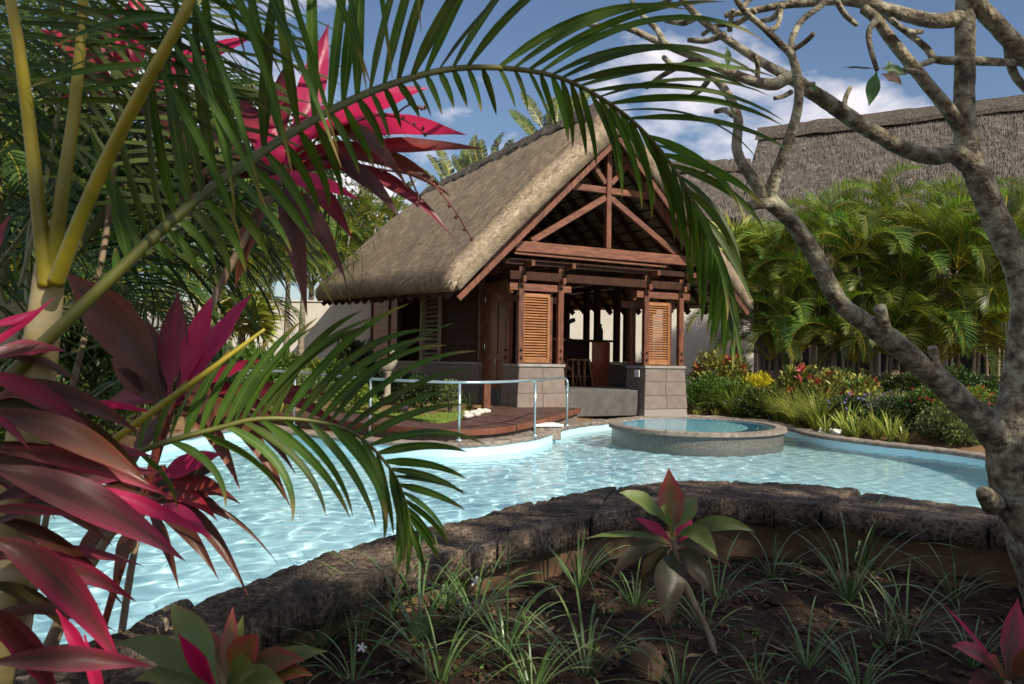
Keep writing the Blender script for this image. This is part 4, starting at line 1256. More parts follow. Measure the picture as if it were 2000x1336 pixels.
# ================================================================== OTHER BUILDINGS
def thatched(name, label, r0, r1, run, drop, th=0.4, straw=7000, seed=5, wall_h=None, cols=0):
    r0, r1 = Vector(r0), Vector(r1)
    e = (r1 - r0); L = e.length; rz = math.atan2(e.y, e.x)
    o = thing(name, label, 'building', (r0.x, r0.y, 0), rz)
    zr = (r0.z + r1.z) / 2
    ze = zr - drop
    nx, ny = 60, 16
    Vt, Ft, mi, off = [], [], [], 0
    for sg in (-1, 1):
        A_, B_ = np.meshgrid(np.linspace(0, L, nx), np.linspace(0, 1, ny), indexing='ij')
        bul = 0.06 * fnoise(A_, B_ * 4, seed, 1.2, 3)
        top = np.stack([A_, sg * B_ * run, zr - B_ * drop + bul], -1)
        bot = np.stack([A_ * .996 + L * .002, sg * (B_ * run - th * .3), zr - B_ * drop - th], -1)
        a = np.arange(nx * ny).reshape(nx, ny) + off; b = a + nx * ny; off += 2 * nx * ny
        Vt += [top.reshape(-1, 3), bot.reshape(-1, 3)]
        Ft += [np.stack([a[:-1, :-1], a[1:, :-1], a[1:, 1:], a[:-1, 1:]], -1).reshape(-1, 4), np.stack([b[:-1, :-1], b[:-1, 1:], b[1:, 1:], b[1:, :-1]], -1).reshape(-1, 4),
               np.stack([a[0, :-1], a[0, 1:], b[0, 1:], b[0, :-1]], -1), np.stack([a[-1, :-1], b[-1, :-1], b[-1, 1:], a[-1, 1:]], -1),
               np.stack([a[:-1, -1], a[1:, -1], b[1:, -1], b[:-1, -1]], -1)]
    rf = link('thatch_roof', npmesh('thatch_roof', np.vstack(Vt), np.vstack(Ft), MT['thatch_grey']), o)
    rr = np.random.default_rng(seed)
    B_ = rr.uniform(0, 1, straw); A_ = rr.uniform(0, L, straw)
    base = np.stack([A_, -B_ * run, zr - B_ * drop + 0.06 * fnoise(A_, B_ * 4, seed, 1.2, 3)], -1)
    k = math.hypot(run, drop)
    T = straw_on(base, np.tile([[0, -drop / k, run / k]], (straw, 1)), np.tile([[0, -run / k, -drop / k]], (straw, 1)), rr, .5, .05, .09)
    stuff(link('straw', npmesh('straw', T, np.arange(len(T)).reshape(-1, 3), MT['straw_grey']), rf))
    mb = MB(); P = []
    for i in range(40):
        x = L * i / 39 + (-.12 if i == 0 else .12 if i == 39 else 0)
        for (y, z) in ((-.62, -.52), (-.55, -.30), (0, .28), (.55, -.30), (.62, -.52), (0, -.05)):
            P.append((x, y + random.uniform(-.04, .04), zr + z + .06 + random.uniform(-.04, .04)))
    mb.add(P, [(i * 6 + q, (i + 1) * 6 + q, (i + 1) * 6 + (q + 1) % 6, i * 6 + (q + 1) % 6) for i in range(39) for q in range(6)] + [tuple(range(6)), tuple(39 * 6 + q for q in range(5, -1, -1))])
    mb.build('ridge_cap', MT['ridge'], rf)
    mb = MB(); mb.box(.4, L - .4, -run * .35, run * .85, .3, ze + .3); mb.build('wall', MT['shade_toned_wall'], o)
    mb = MB()
    for x0 in (.45, L - .65):
        mb.add([(x0, -run * .35, ze + .3), (x0, run * .85, ze + .3), (x0, run * .1, zr - th - 1.0), (x0 + .2, -run * .35, ze + .3), (x0 + .2, run * .85, ze + .3), (x0 + .2, run * .1, zr - th - 1.0)],
               [(0, 1, 2), (3, 5, 4), (0, 2, 5, 3), (1, 4, 5, 2), (0, 3, 4, 1)])
    mb.build('gable', MT['plaster'], o)
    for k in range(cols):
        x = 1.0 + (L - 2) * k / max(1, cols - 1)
        mb = MB(); mb.box(x - .16, x + .16, -run * .82 - .16, -run * .82 + .16, .4, ze + .9, .02); mb.build('column', MT['shade_toned_wall'], o)
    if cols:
        mb = MB(); mb.box(.6, L - .6, -run * .83, -run * .80, .42, 1.35); mb.build('low_wall', MT['shade_toned_wall'], o)
    return o
q0, q1 = PD(1485, 262, 40), PD(2000, 200, 34.7)
e = (q1 - q0)
thatched('thatched_building', 'long low building with a huge grey thatched roof beyond the palms', q0, q0 + e * 1.9, 6.5, 7.0, .5, 14000, 5, cols=9)
q0, q1 = PD(1250, 327, 47), PD(1462, 322, 46)
thatched('thatched_building', 'smaller thatched roof just right of the bar hut, far behind', q0, q1, 5.0, 5.6, .4, 5000, 8)

# ================================================================== SMALL THINGS BY THE DECK
def slab(name, label, cat, px, py, z, w, d, h, rz, mat):
    q = PZ(px, py, z)
    o = thing(name, label, cat, (q.x, q.y, z), rz)
    mb = MB(); mb.box(-w / 2, w / 2, -d / 2, d / 2, 0, h, .012)
    mb.build('lid', MT[mat], o)
    return o
o = slab('skimmer_lid', 'white square lid on a stone block beside the handrail end', 'pool lid', 1062, 832, .29, .62, .55, .05, .3, 'white')
mb = MB(); mb.box(-.27, .27, -.24, .24, -.25, -.001, .01); mb.build('block', MT['coping'], o)
q = PZ(1620, 837, .20)
o = thing('access_lid', 'white flat lid lying tilted on the soil by strappy plants', 'pool lid', (q.x, q.y, zt(q.x, q.y) + .06), -.5)
mb = MB(); mb.obox(Vector((0, 0, 0)), Vector((.22, 0, -.01)), Vector((0, .2, .05)), Vector((0, -.002, .014)), .004); mb.build('lid', MT['white'], o)
q = PZ(783, 807, .43)
o = thing('garden_spotlight', 'small black garden spotlight on the lawn edge', 'spotlight', (q.x, q.y, .43), .4)
mb = MB(); mb.tube([(0, 0, 0), (0, 0, .05)], .06, 12); mb.build('base', MT['black'], o)
mb = MB(); mb.tube([(-.16, 0, .09), (-.13, 0, .09), (.12, 0, .11), (.15, 0, .11)], [.06, .085, .085, .06], 14); mb.build('lamp_head', MT['black'], o, True)
q = PZ(949, 797, .46)
o = thing('timber_post', 'short red brown timber post beside the deck and side plinth', 'post', (q.x, q.y, .3), .4)
mb = MB(); mb.box(-.085, .085, -.085, .085, 0, .75, .012); mb.build('post_shaft', MT['wood'], o)
mb = MB(); mb.box(-.1, .1, -.1, .1, .752, .78, .006); mb.build('post_cap', MT['wood'], o)
# white pebbles
me = None
for k in range(3):
    mb = MB(); N1, N2 = 8, 6
    P = []
    for i in range(N2 + 1):
        for j in range(N1):
            th, ph = math.pi * i / N2, 2 * math.pi * j / N1
            rr_ = 1 + .12 * math.sin(3 * ph + k) * math.sin(th)
            P.append((rr_ * math.sin(th) * math.cos(ph), rr_ * .8 * math.sin(th) * math.sin(ph), .62 * math.cos(th)))
    mb.add(P, [(i * N1 + j, (i + 1) * N1 + j, (i + 1) * N1 + (j + 1) % N1, i * N1 + (j + 1) % N1) for i in range(N2) for j in range(N1)])
    me = me or []
    me.append(mb.mesh('pebble', MT['pebble'], True))
for k in range(26):
    t = random.random()
    q = PZ(912 + 42 * t + random.uniform(-5, 5), 812 - 11 * t + random.uniform(-3, 3), .47)
    s = random.uniform(.05, .085)
    o = link('pebble', me[k % 3], None, (q.x, q.y, .45 + s * .4), (random.uniform(-.3, .3), random.uniform(-.3, .3), random.uniform(0, 6)), s)
    tag(o, 'cream pebble in the little heap where deck meets lawn', 'pebble', 'pebbles at the deck corner')
# stone bird statue
q = ground_at(758, 19.0, .62)
o = thing('bird_statue', 'pale stone bird statue on a post before the dark side window', 'statue', q, 0)
o.scale = (.66, .66, .78)
mb = MB(); mb.tube([(0, 0, 0), (0, 0, .1), (0, 0, .12), (0, 0, .75), (0, 0, .8)], [.17, .17, .11, .10, .15], 14); mb.build('pedestal', MT['statue'], o, True)
mb = MB(); mb.tube([(-.34, .05, .98), (-.26, .03, .94), (-.1, 0, .93), (.06, 0, 1.0), (.17, 0, 1.14), (.17, 0, 1.30), (.10, 0, 1.42), (.06, 0, 1.5), (.02, 0, 1.53)],
                   [.02, .09, .17, .2, .17, .12, .085, .08, .03], 14)
mb.build('body', MT['statue'], o, True)
mb = MB(); mb.tube([(.06, 0, 1.48), (-.05, 0, 1.46), (-.12, 0, 1.43)], [.05, .03, .006], 8); mb.build('beak', MT['statue'], o, True)
# ================================================================== PLANT KIT
def frond_mesh(name, L, n, ll, lw, rise, droop, segs=3, mats=None, vee=0.35, fwd=0.75, seed=0, petiole=0.18, rw=0.02, sag=0.5, jit=.08):
    """pinnate leaf growing along +X from the origin; material 0 leaflets, 1 rachis"""
    rr = random.Random(seed)
    mb = MB()
    pts = []
    ang = rise
    p = Vector((0, 0, 0)); N = 14
    for i in range(N + 1):
        pts.append(p.copy())
        t = i / N
        ang = rise - droop * t ** 1.35
        p = p + Vector((math.cos(ang), 0, math.sin(ang))) * (L / N)
    mb.cur = 1
    mb.tube(pts, [rw * (1 - .85 * i / N) for i in range(N + 1)], 5, False)
    mb.cur = 0
    for k in range(n):
        t = petiole + (1 - petiole) * (k + .5) / n
        f = t * N; i = min(int(f), N - 1)
        base = pts[i].lerp(pts[i + 1], f - i)
        T = (pts[i + 1] - pts[i]).normalized()
        Nn = Vector((-T.z, 0, T.x))
        prof = math.sin(math.pi * (0.22 + 0.72 * (t - petiole) / (1 - petiole))) ** .8
        for sg in (-1, 1):
            a = fwd + .35 * t + rr.uniform(-jit, jit)
            side = Vector((0, sg, 0))
            d = (T * math.cos(math.pi / 2 - a * .85) + (side * math.cos(vee) + Nn * math.sin(vee)) * math.sin(math.pi / 2 - a * .35)).normalized()
            ln = ll * prof * rr.uniform(.88, 1.1)
            sg_ = sag * rr.uniform(.6, 1.4)
            w0 = lw * (.55 + .45 * prof)
            q = base.copy(); dd = d.copy()
            P, wv = [], T - dd * T.dot(dd)
            wv.normalize()
            P += [q - wv * w0 * .25, q + wv * w0 * .25]
            for s in range(1, segs + 1):
                dd = (dd + Vector((0, 0, -sg_ / segs))).normalized()
                q = q + dd * (ln / segs)
                ww = w0 * (.5 if s < segs else .03) * (1 if s < segs - 1 or segs < 3 else .75)
                P += [q - wv * ww, q + wv * ww]
            mb.add(P, [(2 * s, 2 * s + 1, 2 * s + 3, 2 * s + 2) for s in range(segs)])
    return mb.mesh(name, mats)
def leaf_tris(C, D, ln, w, r, fold=0.25):
    """rhombic folded leaves: centres, directions, lengths, widths -> verts, tris"""
    n = len(C)
    D = D / (np.linalg.norm(D, axis=1, keepdims=True) + 1e-9)
    A = r.normal(0, 1, (n, 3)); A[:, 2] += .8
    Sd = np.cross(D, A); Sd /= np.linalg.norm(Sd, axis=1, keepdims=True) + 1e-9
    Nn = np.cross(Sd, D)
    ln = np.asarray(ln).reshape(-1, 1) * r.uniform(.7, 1.25, (n, 1)); w = np.asarray(w).reshape(-1, 1) * r.uniform(.75, 1.2, (n, 1))
    mid = C + D * ln * .45
    V = np.stack([C, mid - Sd * w * .5 + Nn * w * fold, C + D * ln - Nn * ln * .1, mid + Sd * w * .5 + Nn * w * fold], 1).reshape(-1, 3)
    b = (np.arange(n) * 4)[:, None]
    return V, np.vstack([b + [[0, 1, 2]], b + [[0, 2, 3]]])
def ellipsoid_pts(n, c, rad, r, shell=.55, lump=0.25, zmin=-1.0):
    d = r.normal(0, 1, (n, 3)); d /= np.linalg.norm(d, axis=1, keepdims=True)
    d[:, 2] = np.where(d[:, 2] < zmin, -d[:, 2], d[:, 2])
    lm = 1 + lump * np.sin(d[:, :1] * 5 + d[:, 2:] * 4 + r.uniform(0, 6)) * np.sin(d[:, 1:2] * 6 + r.uniform(0, 6))
    k = (shell + (1 - shell) * r.uniform(0, 1, (n, 1))) * lm
    return np.array(c) + d * k * np.array(rad), d
def bush(name, label, cat, loc, rad, n, ln, w, mat, seed, group=None, top=None, topmat=None, stems=5, shell=.5, up_=.4, topn=0, topln=None, topname='flowers'):
    r = np.random.default_rng(seed)
    o = thing(name, label, cat, loc, 0, group)
    c = (0, 0, rad[2] * .95)
    C, d = ellipsoid_pts(n, c, rad, r, shell, .22, -.75)
    C[:, 2] = np.maximum(C[:, 2], .02)
    D = d + r.normal(0, .5, d.shape) + np.array([0, 0, up_])
    V, Fq = leaf_tris(C, D, np.full(n, ln), np.full(n, w), r)
    link('foliage', npmesh('foliage', V, Fq, MT[mat]), o)
    mb = MB()
    for k in range(stems):
        a = 6.283 * k / stems + seed
        e = Vector((math.cos(a) * rad[0] * .55, math.sin(a) * rad[1] * .55, rad[2] * 1.25))
        mb.tube([(0, 0, -.05), e * .5 + Vector((0, 0, .05)), e], [.022, .015, .006], 5)
    mb.build('stem', MT['bark_dark'], o)
    if topn:
        C, d = ellipsoid_pts(topn * 6, c, (rad[0] * 1.04, rad[1] * 1.04, rad[2] * 1.06), r, .93, .22, -.2)
        C = C[(d[:, 2] > .15) | (d[:, 1] < -.3)]
        C = C[:topn]
        m_ = 7
        Cc = np.repeat(C, m_, 0) + r.normal(0, .012, (len(C) * m_, 3))
        D = r.normal(0, .7, Cc.shape) + np.array([0, -.2, 1.0])
        V, Fq = leaf_tris(Cc, D, np.full(len(Cc), topln), np.full(len(Cc), topln * .38), r)
        stuff(link(topname, npmesh(topname, V, Fq, MT[topmat]), o))
    return o
def tuft_mesh(name, n, ln, w, spread, mat, seed, segs=5, stiff=.6):
    """a clump of strap leaves from one crown"""
    rr = random.Random(seed)
    mb = MB()
    for k in range(n):
        a = 6.283 * (k * .618 + rr.uniform(-.06, .06)); tilt = spread * math.sqrt((k + .5) / n) * rr.uniform(.7, 1.2)
        L = ln * rr.uniform(.6, 1.15); w0 = w * rr.uniform(.7, 1.2)
        h = Vector((math.cos(a), math.sin(a), 0)); sd = Vector((-h.y, h.x, 0))
        q = h * rr.uniform(0, .02 * ln / .3); P = []
        th = math.pi / 2 - tilt
        bend = (1 - stiff) * rr.uniform(1.4, 3.2)
        twist = rr.uniform(-.5, .5)
        for s in range(segs + 1):
            t = s / segs
            ww = w0 * (.55 + .9 * t) * (1 - t) ** .7 * 1.2 if s < segs else .0004
            sv = sd * math.cos(twist * t) + Vector((0, 0, 1)) * math.sin(twist * t)
            P += [q - sv * ww * .5, q + sv * ww * .5]
            th2 = th - bend * t ** 1.3
            q = q + (h * math.cos(th2) + Vector((0, 0, math.sin(th2)))) * (L / segs)
        mb.add(P, [(2 * s, 2 * s + 1, 2 * s + 3, 2 * s + 2) for s in range(segs)])
    return mb.mesh(name, MT[mat], True)
def blade_strip(mb, pts, widths, nvec, across=2, fold=.2, wav=0.0, ph=0.0):
    """leaf surface along pts; nvec(i) surface normal hint; UV u across, v along"""
    m = len(pts); P = []; k = across + 1
    for i in range(m):
        T = (pts[min(i + 1, m - 1)] - pts[max(i - 1, 0)]).normalized()
        Nn = nvec(i); Nn = (Nn - T * Nn.dot(T))
        if Nn.length < 1e-4: Nn = T.orthogonal()
        Nn.normalize(); B_ = T.cross(Nn)
        for j in range(k):
            x = -1 + 2 * j / across
            off = Nn * (abs(x) * fold * widths[i] * .5 + (wav * widths[i] * math.sin(i * 1.15 + ph + (2.0 if x > 0 else 0)) * abs(x)))
            P.append(pts[i] + B_ * (x * widths[i] * .5) + off)
    Fc, UV = [], []
    for i in range(m - 1):
        for j in range(across):
            Fc.append((i * k + j, i * k + j + 1, (i + 1) * k + j + 1, (i + 1) * k + j))
            UV.append([(j / across, i / (m - 1)), ((j + 1) / across, i / (m - 1)), ((j + 1) / across, (i + 1) / (m - 1)), (j / across, (i + 1) / (m - 1))])
    mb.add(P, Fc, UV)

# ================================================================== BACKGROUND PALMS AND TREES
far_fr = [frond_mesh('frond', 2.0 + .15 * k, 42, .58, .026, 1.1 - .08 * k, 1.9 + .25 * k, 3, [MT['palm_far'], MT['petiole']], .75, .75, 10 + k, .2, .022, .55) for k in range(4)]
dark_fr = [frond_mesh('frond', 2.2 + .15 * k, 26, .66, .048, 1.0 - .1 * k, 1.6 + .25 * k, 3, [MT['palm_dark'], MT['petiole']], .4, .75, 20 + k, .2, .022, .6) for k in range(4)]
def trunk_mesh(name, h, r0, r1, lean, mat, seed):
    rr = random.Random(seed); mb = MB()
    path = [(lean * (t ** 1.6) * h, .04 * math.sin(3 * t + seed), t * h) for t in [i / 10 for i in range(11)]]
    mb.tube(path, [r0 + (r1 - r0) * i / 10 + (.004 if i % 2 else 0) for i in range(11)], 8)
    return mb.mesh(name, MT[mat], True), Vector(path[-1])
def palm(label, loc, stems, frs, seed, group, fr_n=8, s=1.0, cat='palm', name='areca_palm', trunk_r=.055, trunk_mat='palm_trunk', lean=.1, elev=(-.25, .45)):
    rr = random.Random(seed)
    o = thing(name, label, cat, loc, 0, group)
    for k, h in enumerate(stems):
        a = 6.283 * k / max(1, len(stems)) + rr.uniform(-.5, .5)
        ln = lean * rr.uniform(.4, 1.4)
        me, tp = trunk_mesh('trunk', h, trunk_r * rr.uniform(.85, 1.15), trunk_r * .6, ln, trunk_mat, seed + k)
        off = Vector((math.cos(a) * .22, math.sin(a) * .22, -.05)) if len(stems) > 1 else Vector((0, 0, -.05))
        link('trunk', me, o, off, (0, 0, a))
        top = off + Vector((tp.x * math.cos(a) - tp.y * math.sin(a), tp.x * math.sin(a) + tp.y * math.cos(a), tp.z))
        for j in range(fr_n):
            az = 2.4 * j + rr.uniform(-.3, .3)
            el = elev[0] + (elev[1] - elev[0]) * (j / fr_n) + rr.uniform(-.1, .1)
            link('frond', rr.choice(frs), o, top, (0, -el, az), s * rr.uniform(.82, 1.12))
    return o
# the palms before the long building on the right: (pixel column, distance, stem heights)
row = [(1497, 25.5, (3.0, 3.8, 2.2)), (1532, 28.0, (5.2, 4.2, 3.2)), (1566, 24.5, (3.2, 4.4, 2.4, 1.6)), (1612, 27.5, (5.6, 4.8, 3.6)), (1650, 24.0, (4.0, 3.0, 4.9, 1.8)),
       (1694, 26.5, (5.9, 5.0, 3.4)), (1722, 23.5, (3.6, 2.6, 4.4, 1.5)), (1772, 26.0, (5.6, 4.6, 3.8)), (1815, 23.0, (3.9, 3.0, 2.0)), (1852, 25.5, (5.4, 4.6, 3.4)),
       (1895, 22.5, (3.6, 4.4, 2.2)), (1945, 24.5, (5.3, 4.2, 3.0)), (1990, 22.0, (3.8, 4.6, 2.4)), (2060, 24.0, (4.8, 3.6))]
row = sorted(row)
for i, (px, d, hs) in enumerate(row):
    palm('clustered areca palm, %s in the row before the long thatched building' % from_left(i, len(row)), ground_at(px, d, .42), hs + ((1.3,) if i % 4 == 0 else ()), far_fr, 100 + i,
         'areca palms before the long building', 12, 1.06, elev=(-.35, .75))
dead_fr = frond_mesh('dead_frond', 1.9, 26, .5, .03, .1, 1.6, 3, [MT['litter'], MT['bark_dark']], .2, .8, 77, .25, .02, .9)
for px, d, h in [(1588, 24.3, 3.3), (1668, 23.8, 3.6), (1735, 23.3, 3.0), (1800, 22.8, 2.9), (1890, 22.3, 3.2)]:
    src = min((o for o in COL.objects if o.name.startswith('areca_palm')), key=lambda o: (o.location - ground_at(px, d, .42)).length)
    ch = [c for c in src.children if c.name.startswith('frond')]
    c = random.choice(ch)
    link('dead_frond', dead_fr, src, c.location, (0, .9, random.uniform(3.6, 5.8)), 1.0)
# left bank and left background palms
lft = [(-0.0, 'dark feathery palm on the left bank, nearest the palm stems', (-7.2, 8.6, .4), (1.6, 2.4, 3.2, 1.0)), (0, 'dark feathery palm on the left bank behind the pink cordyline', (-6.9, 11.2, .4), (1.4, 2.2, 3.0)),
       (0, 'dark feathery palm at the far end of the left bank beside the lawn', (-7.6, 14.6, .4), (2.2, 3.2, 1.4))]
for i, (_, lab, loc, hs) in enumerate(lft):
    palm(lab, loc, hs, dark_fr, 140 + i, 'palms of the left bank', 9, 1.1)
bg = [(215, 22, (4.6, 3.4, 2.2), 'dark'), (300, 24, (6.2, 4.6), 'far'), (375, 27, (8.6,), 'far'), (430, 22, (3.6, 4.6, 2.4), 'dark'), (500, 26, (5.2, 4.0, 3.0), 'far'), (545, 36, (5.8, 4.6), 'dark'),
      (640, 35, (6.6, 5.6, 4.4), 'far'), (690, 36.5, (7.2, 5.4), 'far'), (120, 20, (4.4, 3.2, 5.4), 'dark'), (30, 19, (3.6, 4.8), 'far')]
bg = sorted(bg)
for i, (px, d, hs, k) in enumerate(bg):
    palm('feathery garden palm behind the left foliage, %s of them' % from_left(i, len(bg)), ground_at(px, d, .42), hs, far_fr if k == 'far' else dark_fr, 160 + i, 'palms behind the left foliage', 9, 1.2)
for i, (px, d, h) in enumerate([(557, 27.5, 3.9), (586, 27.0, 4.6)]):
    palm(['slender palm with pale ringed trunk before the white wall, the left one', 'slender palm with pale ringed trunk before the white wall, the right one'][i], ground_at(px, d, .42), (h,), far_fr, 190 + i,
         'slender palms before the white wall', 10, 1.0, trunk_r=.11, lean=.02)
def clump_tree(name, label, loc, h, rad, n, ln, mat, seed, group=None, clumps=9, cz=.72):
    r = np.random.default_rng(seed); rr = random.Random(seed)
    o = thing(name, label, 'tree', loc, 0, group)
    mb = MB()
    fork = Vector((0, 0, h * .42))
    mb.tube([(0, 0, -.1), (.05, .03, h * .2), fork], [.028 * h, .022 * h, .018 * h], 9)
    Vs, Fs, off = [], [], 0
    for k in range(clumps):
        a = 2.4 * k; q = math.sqrt((k + .5) / clumps)
        c = Vector((math.cos(a) * q * rad[0] * .75, math.sin(a) * q * rad[1] * .75, h * cz + rad[2] * rr.uniform(-.55, .75) * (1 - .3 * q)))
        mb.tube([fork, fork.lerp(c, .5) + Vector((0, 0, -.12 * h * q * .3)), c], [.011 * h, .007 * h, .003 * h], 6)
        cr_ = (rad[0] * rr.uniform(.34, .5), rad[1] * rr.uniform(.34, .5), rad[2] * rr.uniform(.3, .45))
        C, d = ellipsoid_pts(n // clumps, c, cr_, r, .25, .35)
        V, Fq = leaf_tris(C, d * .7 + r.normal(0, .6, d.shape) + np.array([0, 0, -.1]), np.full(len(C), ln), np.full(len(C), ln * .42), r)
        Vs.append(V); Fs.append(Fq + off); off += len(V)
    mb.build('trunk', MT['bark_dark'], o, True)
    link('crown', npmesh('crown', np.vstack(Vs), np.vstack(Fs), MT[mat]), o)
    return o
clump_tree('leafy_tree', 'sunlit small leaved tree at the upper left edge', ground_at(40, 17, .42), 8.2, (1.9, 1.9, 2.3), 9000, .16, 'tree_leaf', 301, 'trees left of the hut', 14)
clump_tree('leafy_tree', 'dark leafy tree filling the gap behind the palm stems', ground_at(190, 26, .42), 8.0, (3.0, 2.2, 2.8), 9000, .22, 'tree_dark', 302, 'trees left of the hut', 14)
clump_tree('leafy_tree', 'broad green tree rising behind the upper pink leaves', ground_at(470, 38, .42), 11.5, (4.6, 3.0, 3.4), 9000, .30, 'tree_leaf', 303, 'trees left of the hut', 14)
clump_tree('leafy_tree', 'yellow green tree just left of the thatched roof', ground_at(655, 40, .42), 9.8, (3.0, 2.6, 3.0), 7000, .28, 'tree_leaf', 304, 'trees left of the hut', 12)
clump_tree('leafy_tree', 'dark leafy tree low on the far left bank', ground_at(70, 12.5, .42), 4.2, (2.2, 1.8, 1.7), 6000, .16, 'tree_dark', 305, 'trees left of the hut', 10, .6)
clump_tree('leafy_tree', 'leafy tree between the smaller thatched roof and the right palms', ground_at(1440, 33, .42), 6.0, (1.6, 1.6, 1.9), 4000, .22, 'tree_dark', 306, None, 9)
# traveller's palms: upright paddle leaves
def paddle_mesh(seed, L=2.6, w=.62, pet=2.0):
    rr = random.Random(seed); mb = MB()
    pts = []; p = Vector((0, 0, 0)); N = 16
    for i in range(N + 1):
        pts.append(p.copy()); t = i / N
        a = 1.5 - .95 * t ** 2.4
        p = p + Vector((math.cos(a), 0, math.sin(a))) * ((L + pet) / N)
    mb.cur = 1; mb.tube(pts, [.05 * (1 - .8 * i / N) for i in range(N + 1)], 6, False); mb.cur = 0
    m = 22
    for k in range(m):
        t = pet / (L + pet) + (1 - pet / (L + pet)) * k / m; t2 = t + (1 - pet / (L + pet)) / m * (1.0 if rr.random() < .6 else .8)
        def at(t_):
            f = min(t_, .999) * N; i = int(f); return pts[i].lerp(pts[i + 1], f - i), (pts[i + 1] - pts[i]).normalized()
        a, T = at(t); b, _ = at(t2)
        q = (k + .5) / m
        ww = w * .5 * min(1, q * 6) * (1 - q ** 4) ** .7
        Nn = Vector((-T.z, 0, T.x))
        for sg in (-1, 1):
            dz = rr.uniform(-.05, .28)
            s1 = Vector((0, sg, 0)) * ww + Nn * ww * dz + T * ww * .35
            s2 = s1 + Nn * rr.uniform(-.05, .05)
            mb.add([a, b, b + s2, a + s1], [(0, 1, 2, 3)])
    return mb.mesh('paddle_leaf', [MT['paddle'], MT['petiole']])
pads = [paddle_mesh(k) for k in range(4)]
def travellers(label, px, d, h, n, rz, s, seed, group="traveller's palms behind the hut"):
    rr = random.Random(seed)
    o = thing('paddle_leaf_palm', label, 'palm', ground_at(px, d, .42), rz, group)
    mb = MB(); mb.tube([(0, 0, -.1), (0, 0, h * .5), (0, 0, h)], [.16, .13, .12], 9); mb.build('trunk', MT['palm_trunk'], o, True)
    for k in range(n):
        f = -1 + 2 * k / (n - 1)
        link('paddle_leaf', rr.choice(pads), o, (0, 0, h - .25), (f * .85 if k % 2 else f * .7, rr.uniform(-.12, .12), rr.uniform(-.5, .5)), s * rr.uniform(.85, 1.1))
travellers('tall paddle leaved palm rising behind the hut ridge', 1082, 37, 10.4, 11, 1.35, .85, 401)
travellers('paddle leaved palm behind the middle of the hut ridge', 955, 38, 8.6, 9, 1.2, .85, 402)
travellers('low paddle leaved palm behind the rear of the hut ridge', 895, 40, 8.3, 9, 1.7, .9, 403)
travellers('paddle leaved palm beside the upper pink cordyline, left of the roof', 735, 41, 6.2, 9, 1.4, .95, 404)
travellers('paddle leaved palm standing over the white wall behind the left foliage', 605, 37.5, 4.6, 9, 1.3, .9, 405)
for k, (x, y, rad, lab) in enumerate([(-6.6, 6.6, (.9, .8, .75), 'dark leafy bush on the left bank nearest the viewer'), (-6.7, 8.4, (.9, .8, .9), 'dark leafy bush on the left bank below the palms'),
        (-6.6, 10.2, (.95, .8, .8), 'dark leafy bush in the middle of the left bank'), (-6.5, 12.2, (.9, .8, .9), 'dark leafy bush on the left bank before the deck end'),
        (-6.6, 14.2, (1.0, .8, .9), 'dark leafy bush at the far end of the left bank'), (-8.2, 9.4, (1.3, 1.0, 1.2), 'tall dark bush at the back of the left bank'), (-8.6, 12.6, (1.3, 1.0, 1.3), 'tall dark bush behind the far end of the left bank'),
        (-9.2, 16.5, (1.5, 1.0, 1.4), 'broad dark bush beyond the left bank')]):
    bush('bank_bush', lab, 'shrub', (x, y, zt(x, y) - .03), rad, 2600, .15, .06, 'tree_dark' if k % 2 else 'bush', 590 + k, 'bushes of the left bank')
# spiky fan palm right of the hut
def fan_mesh(seed):
    rr = random.Random(seed); mb = MB()
    for k in range(24):
        a = -1.9 + 3.8 * k / 23 + rr.uniform(-.04, .04)
        d = Vector((math.cos(a), math.sin(a), rr.uniform(-.1, .15))).normalized(); sd = Vector((-d.y, d.x, 0))
        L = .8 * rr.uniform(.8, 1.1)
        mb.add([d * .08 - sd * .008, d * .08 + sd * .008, d * L * .6 + sd * .03, d * L + Vector((0, 0, -.12)), d * L * .6 - sd * .03], [(0, 1, 2, 3, 4)])
    return mb.mesh('fan_leaf', MT['fgrass'])
fans = [fan_mesh(k) for k in range(3)]
def fanpalm(label, px, d, h, n, seed, s=1.0):
    rr = random.Random(seed)
    o = thing('fan_palm', label, 'palm', ground_at(px, d, .42), 0, 'spiky fan palms')
    mb = MB(); mb.tube([(0, 0, -.1), (.03, 0, h * .5), (0, 0, h)], [.13, .11, .12], 9); mb.build('trunk', MT['palm_trunk'], o, True)
    for k in range(n):
        az = 2.4 * k; el = -.5 + 1.7 * k / n
        d_ = Vector((math.cos(az) * math.cos(el), math.sin(az) * math.cos(el), math.sin(el)))
        link('fan_leaf', rr.choice(fans), o, Vector((0, 0, h)) + d_ * .45 * s, (rr.uniform(-.4, .4), -el, az), s)
fanpalm('spiky yellow green fan palm close behind the right eave', 1432, 26.5, 4.7, 22, 1, 1.25)
fanpalm('spiky fan palm before the left white wall', 470, 25, 2.2, 20, 3, 1.1)

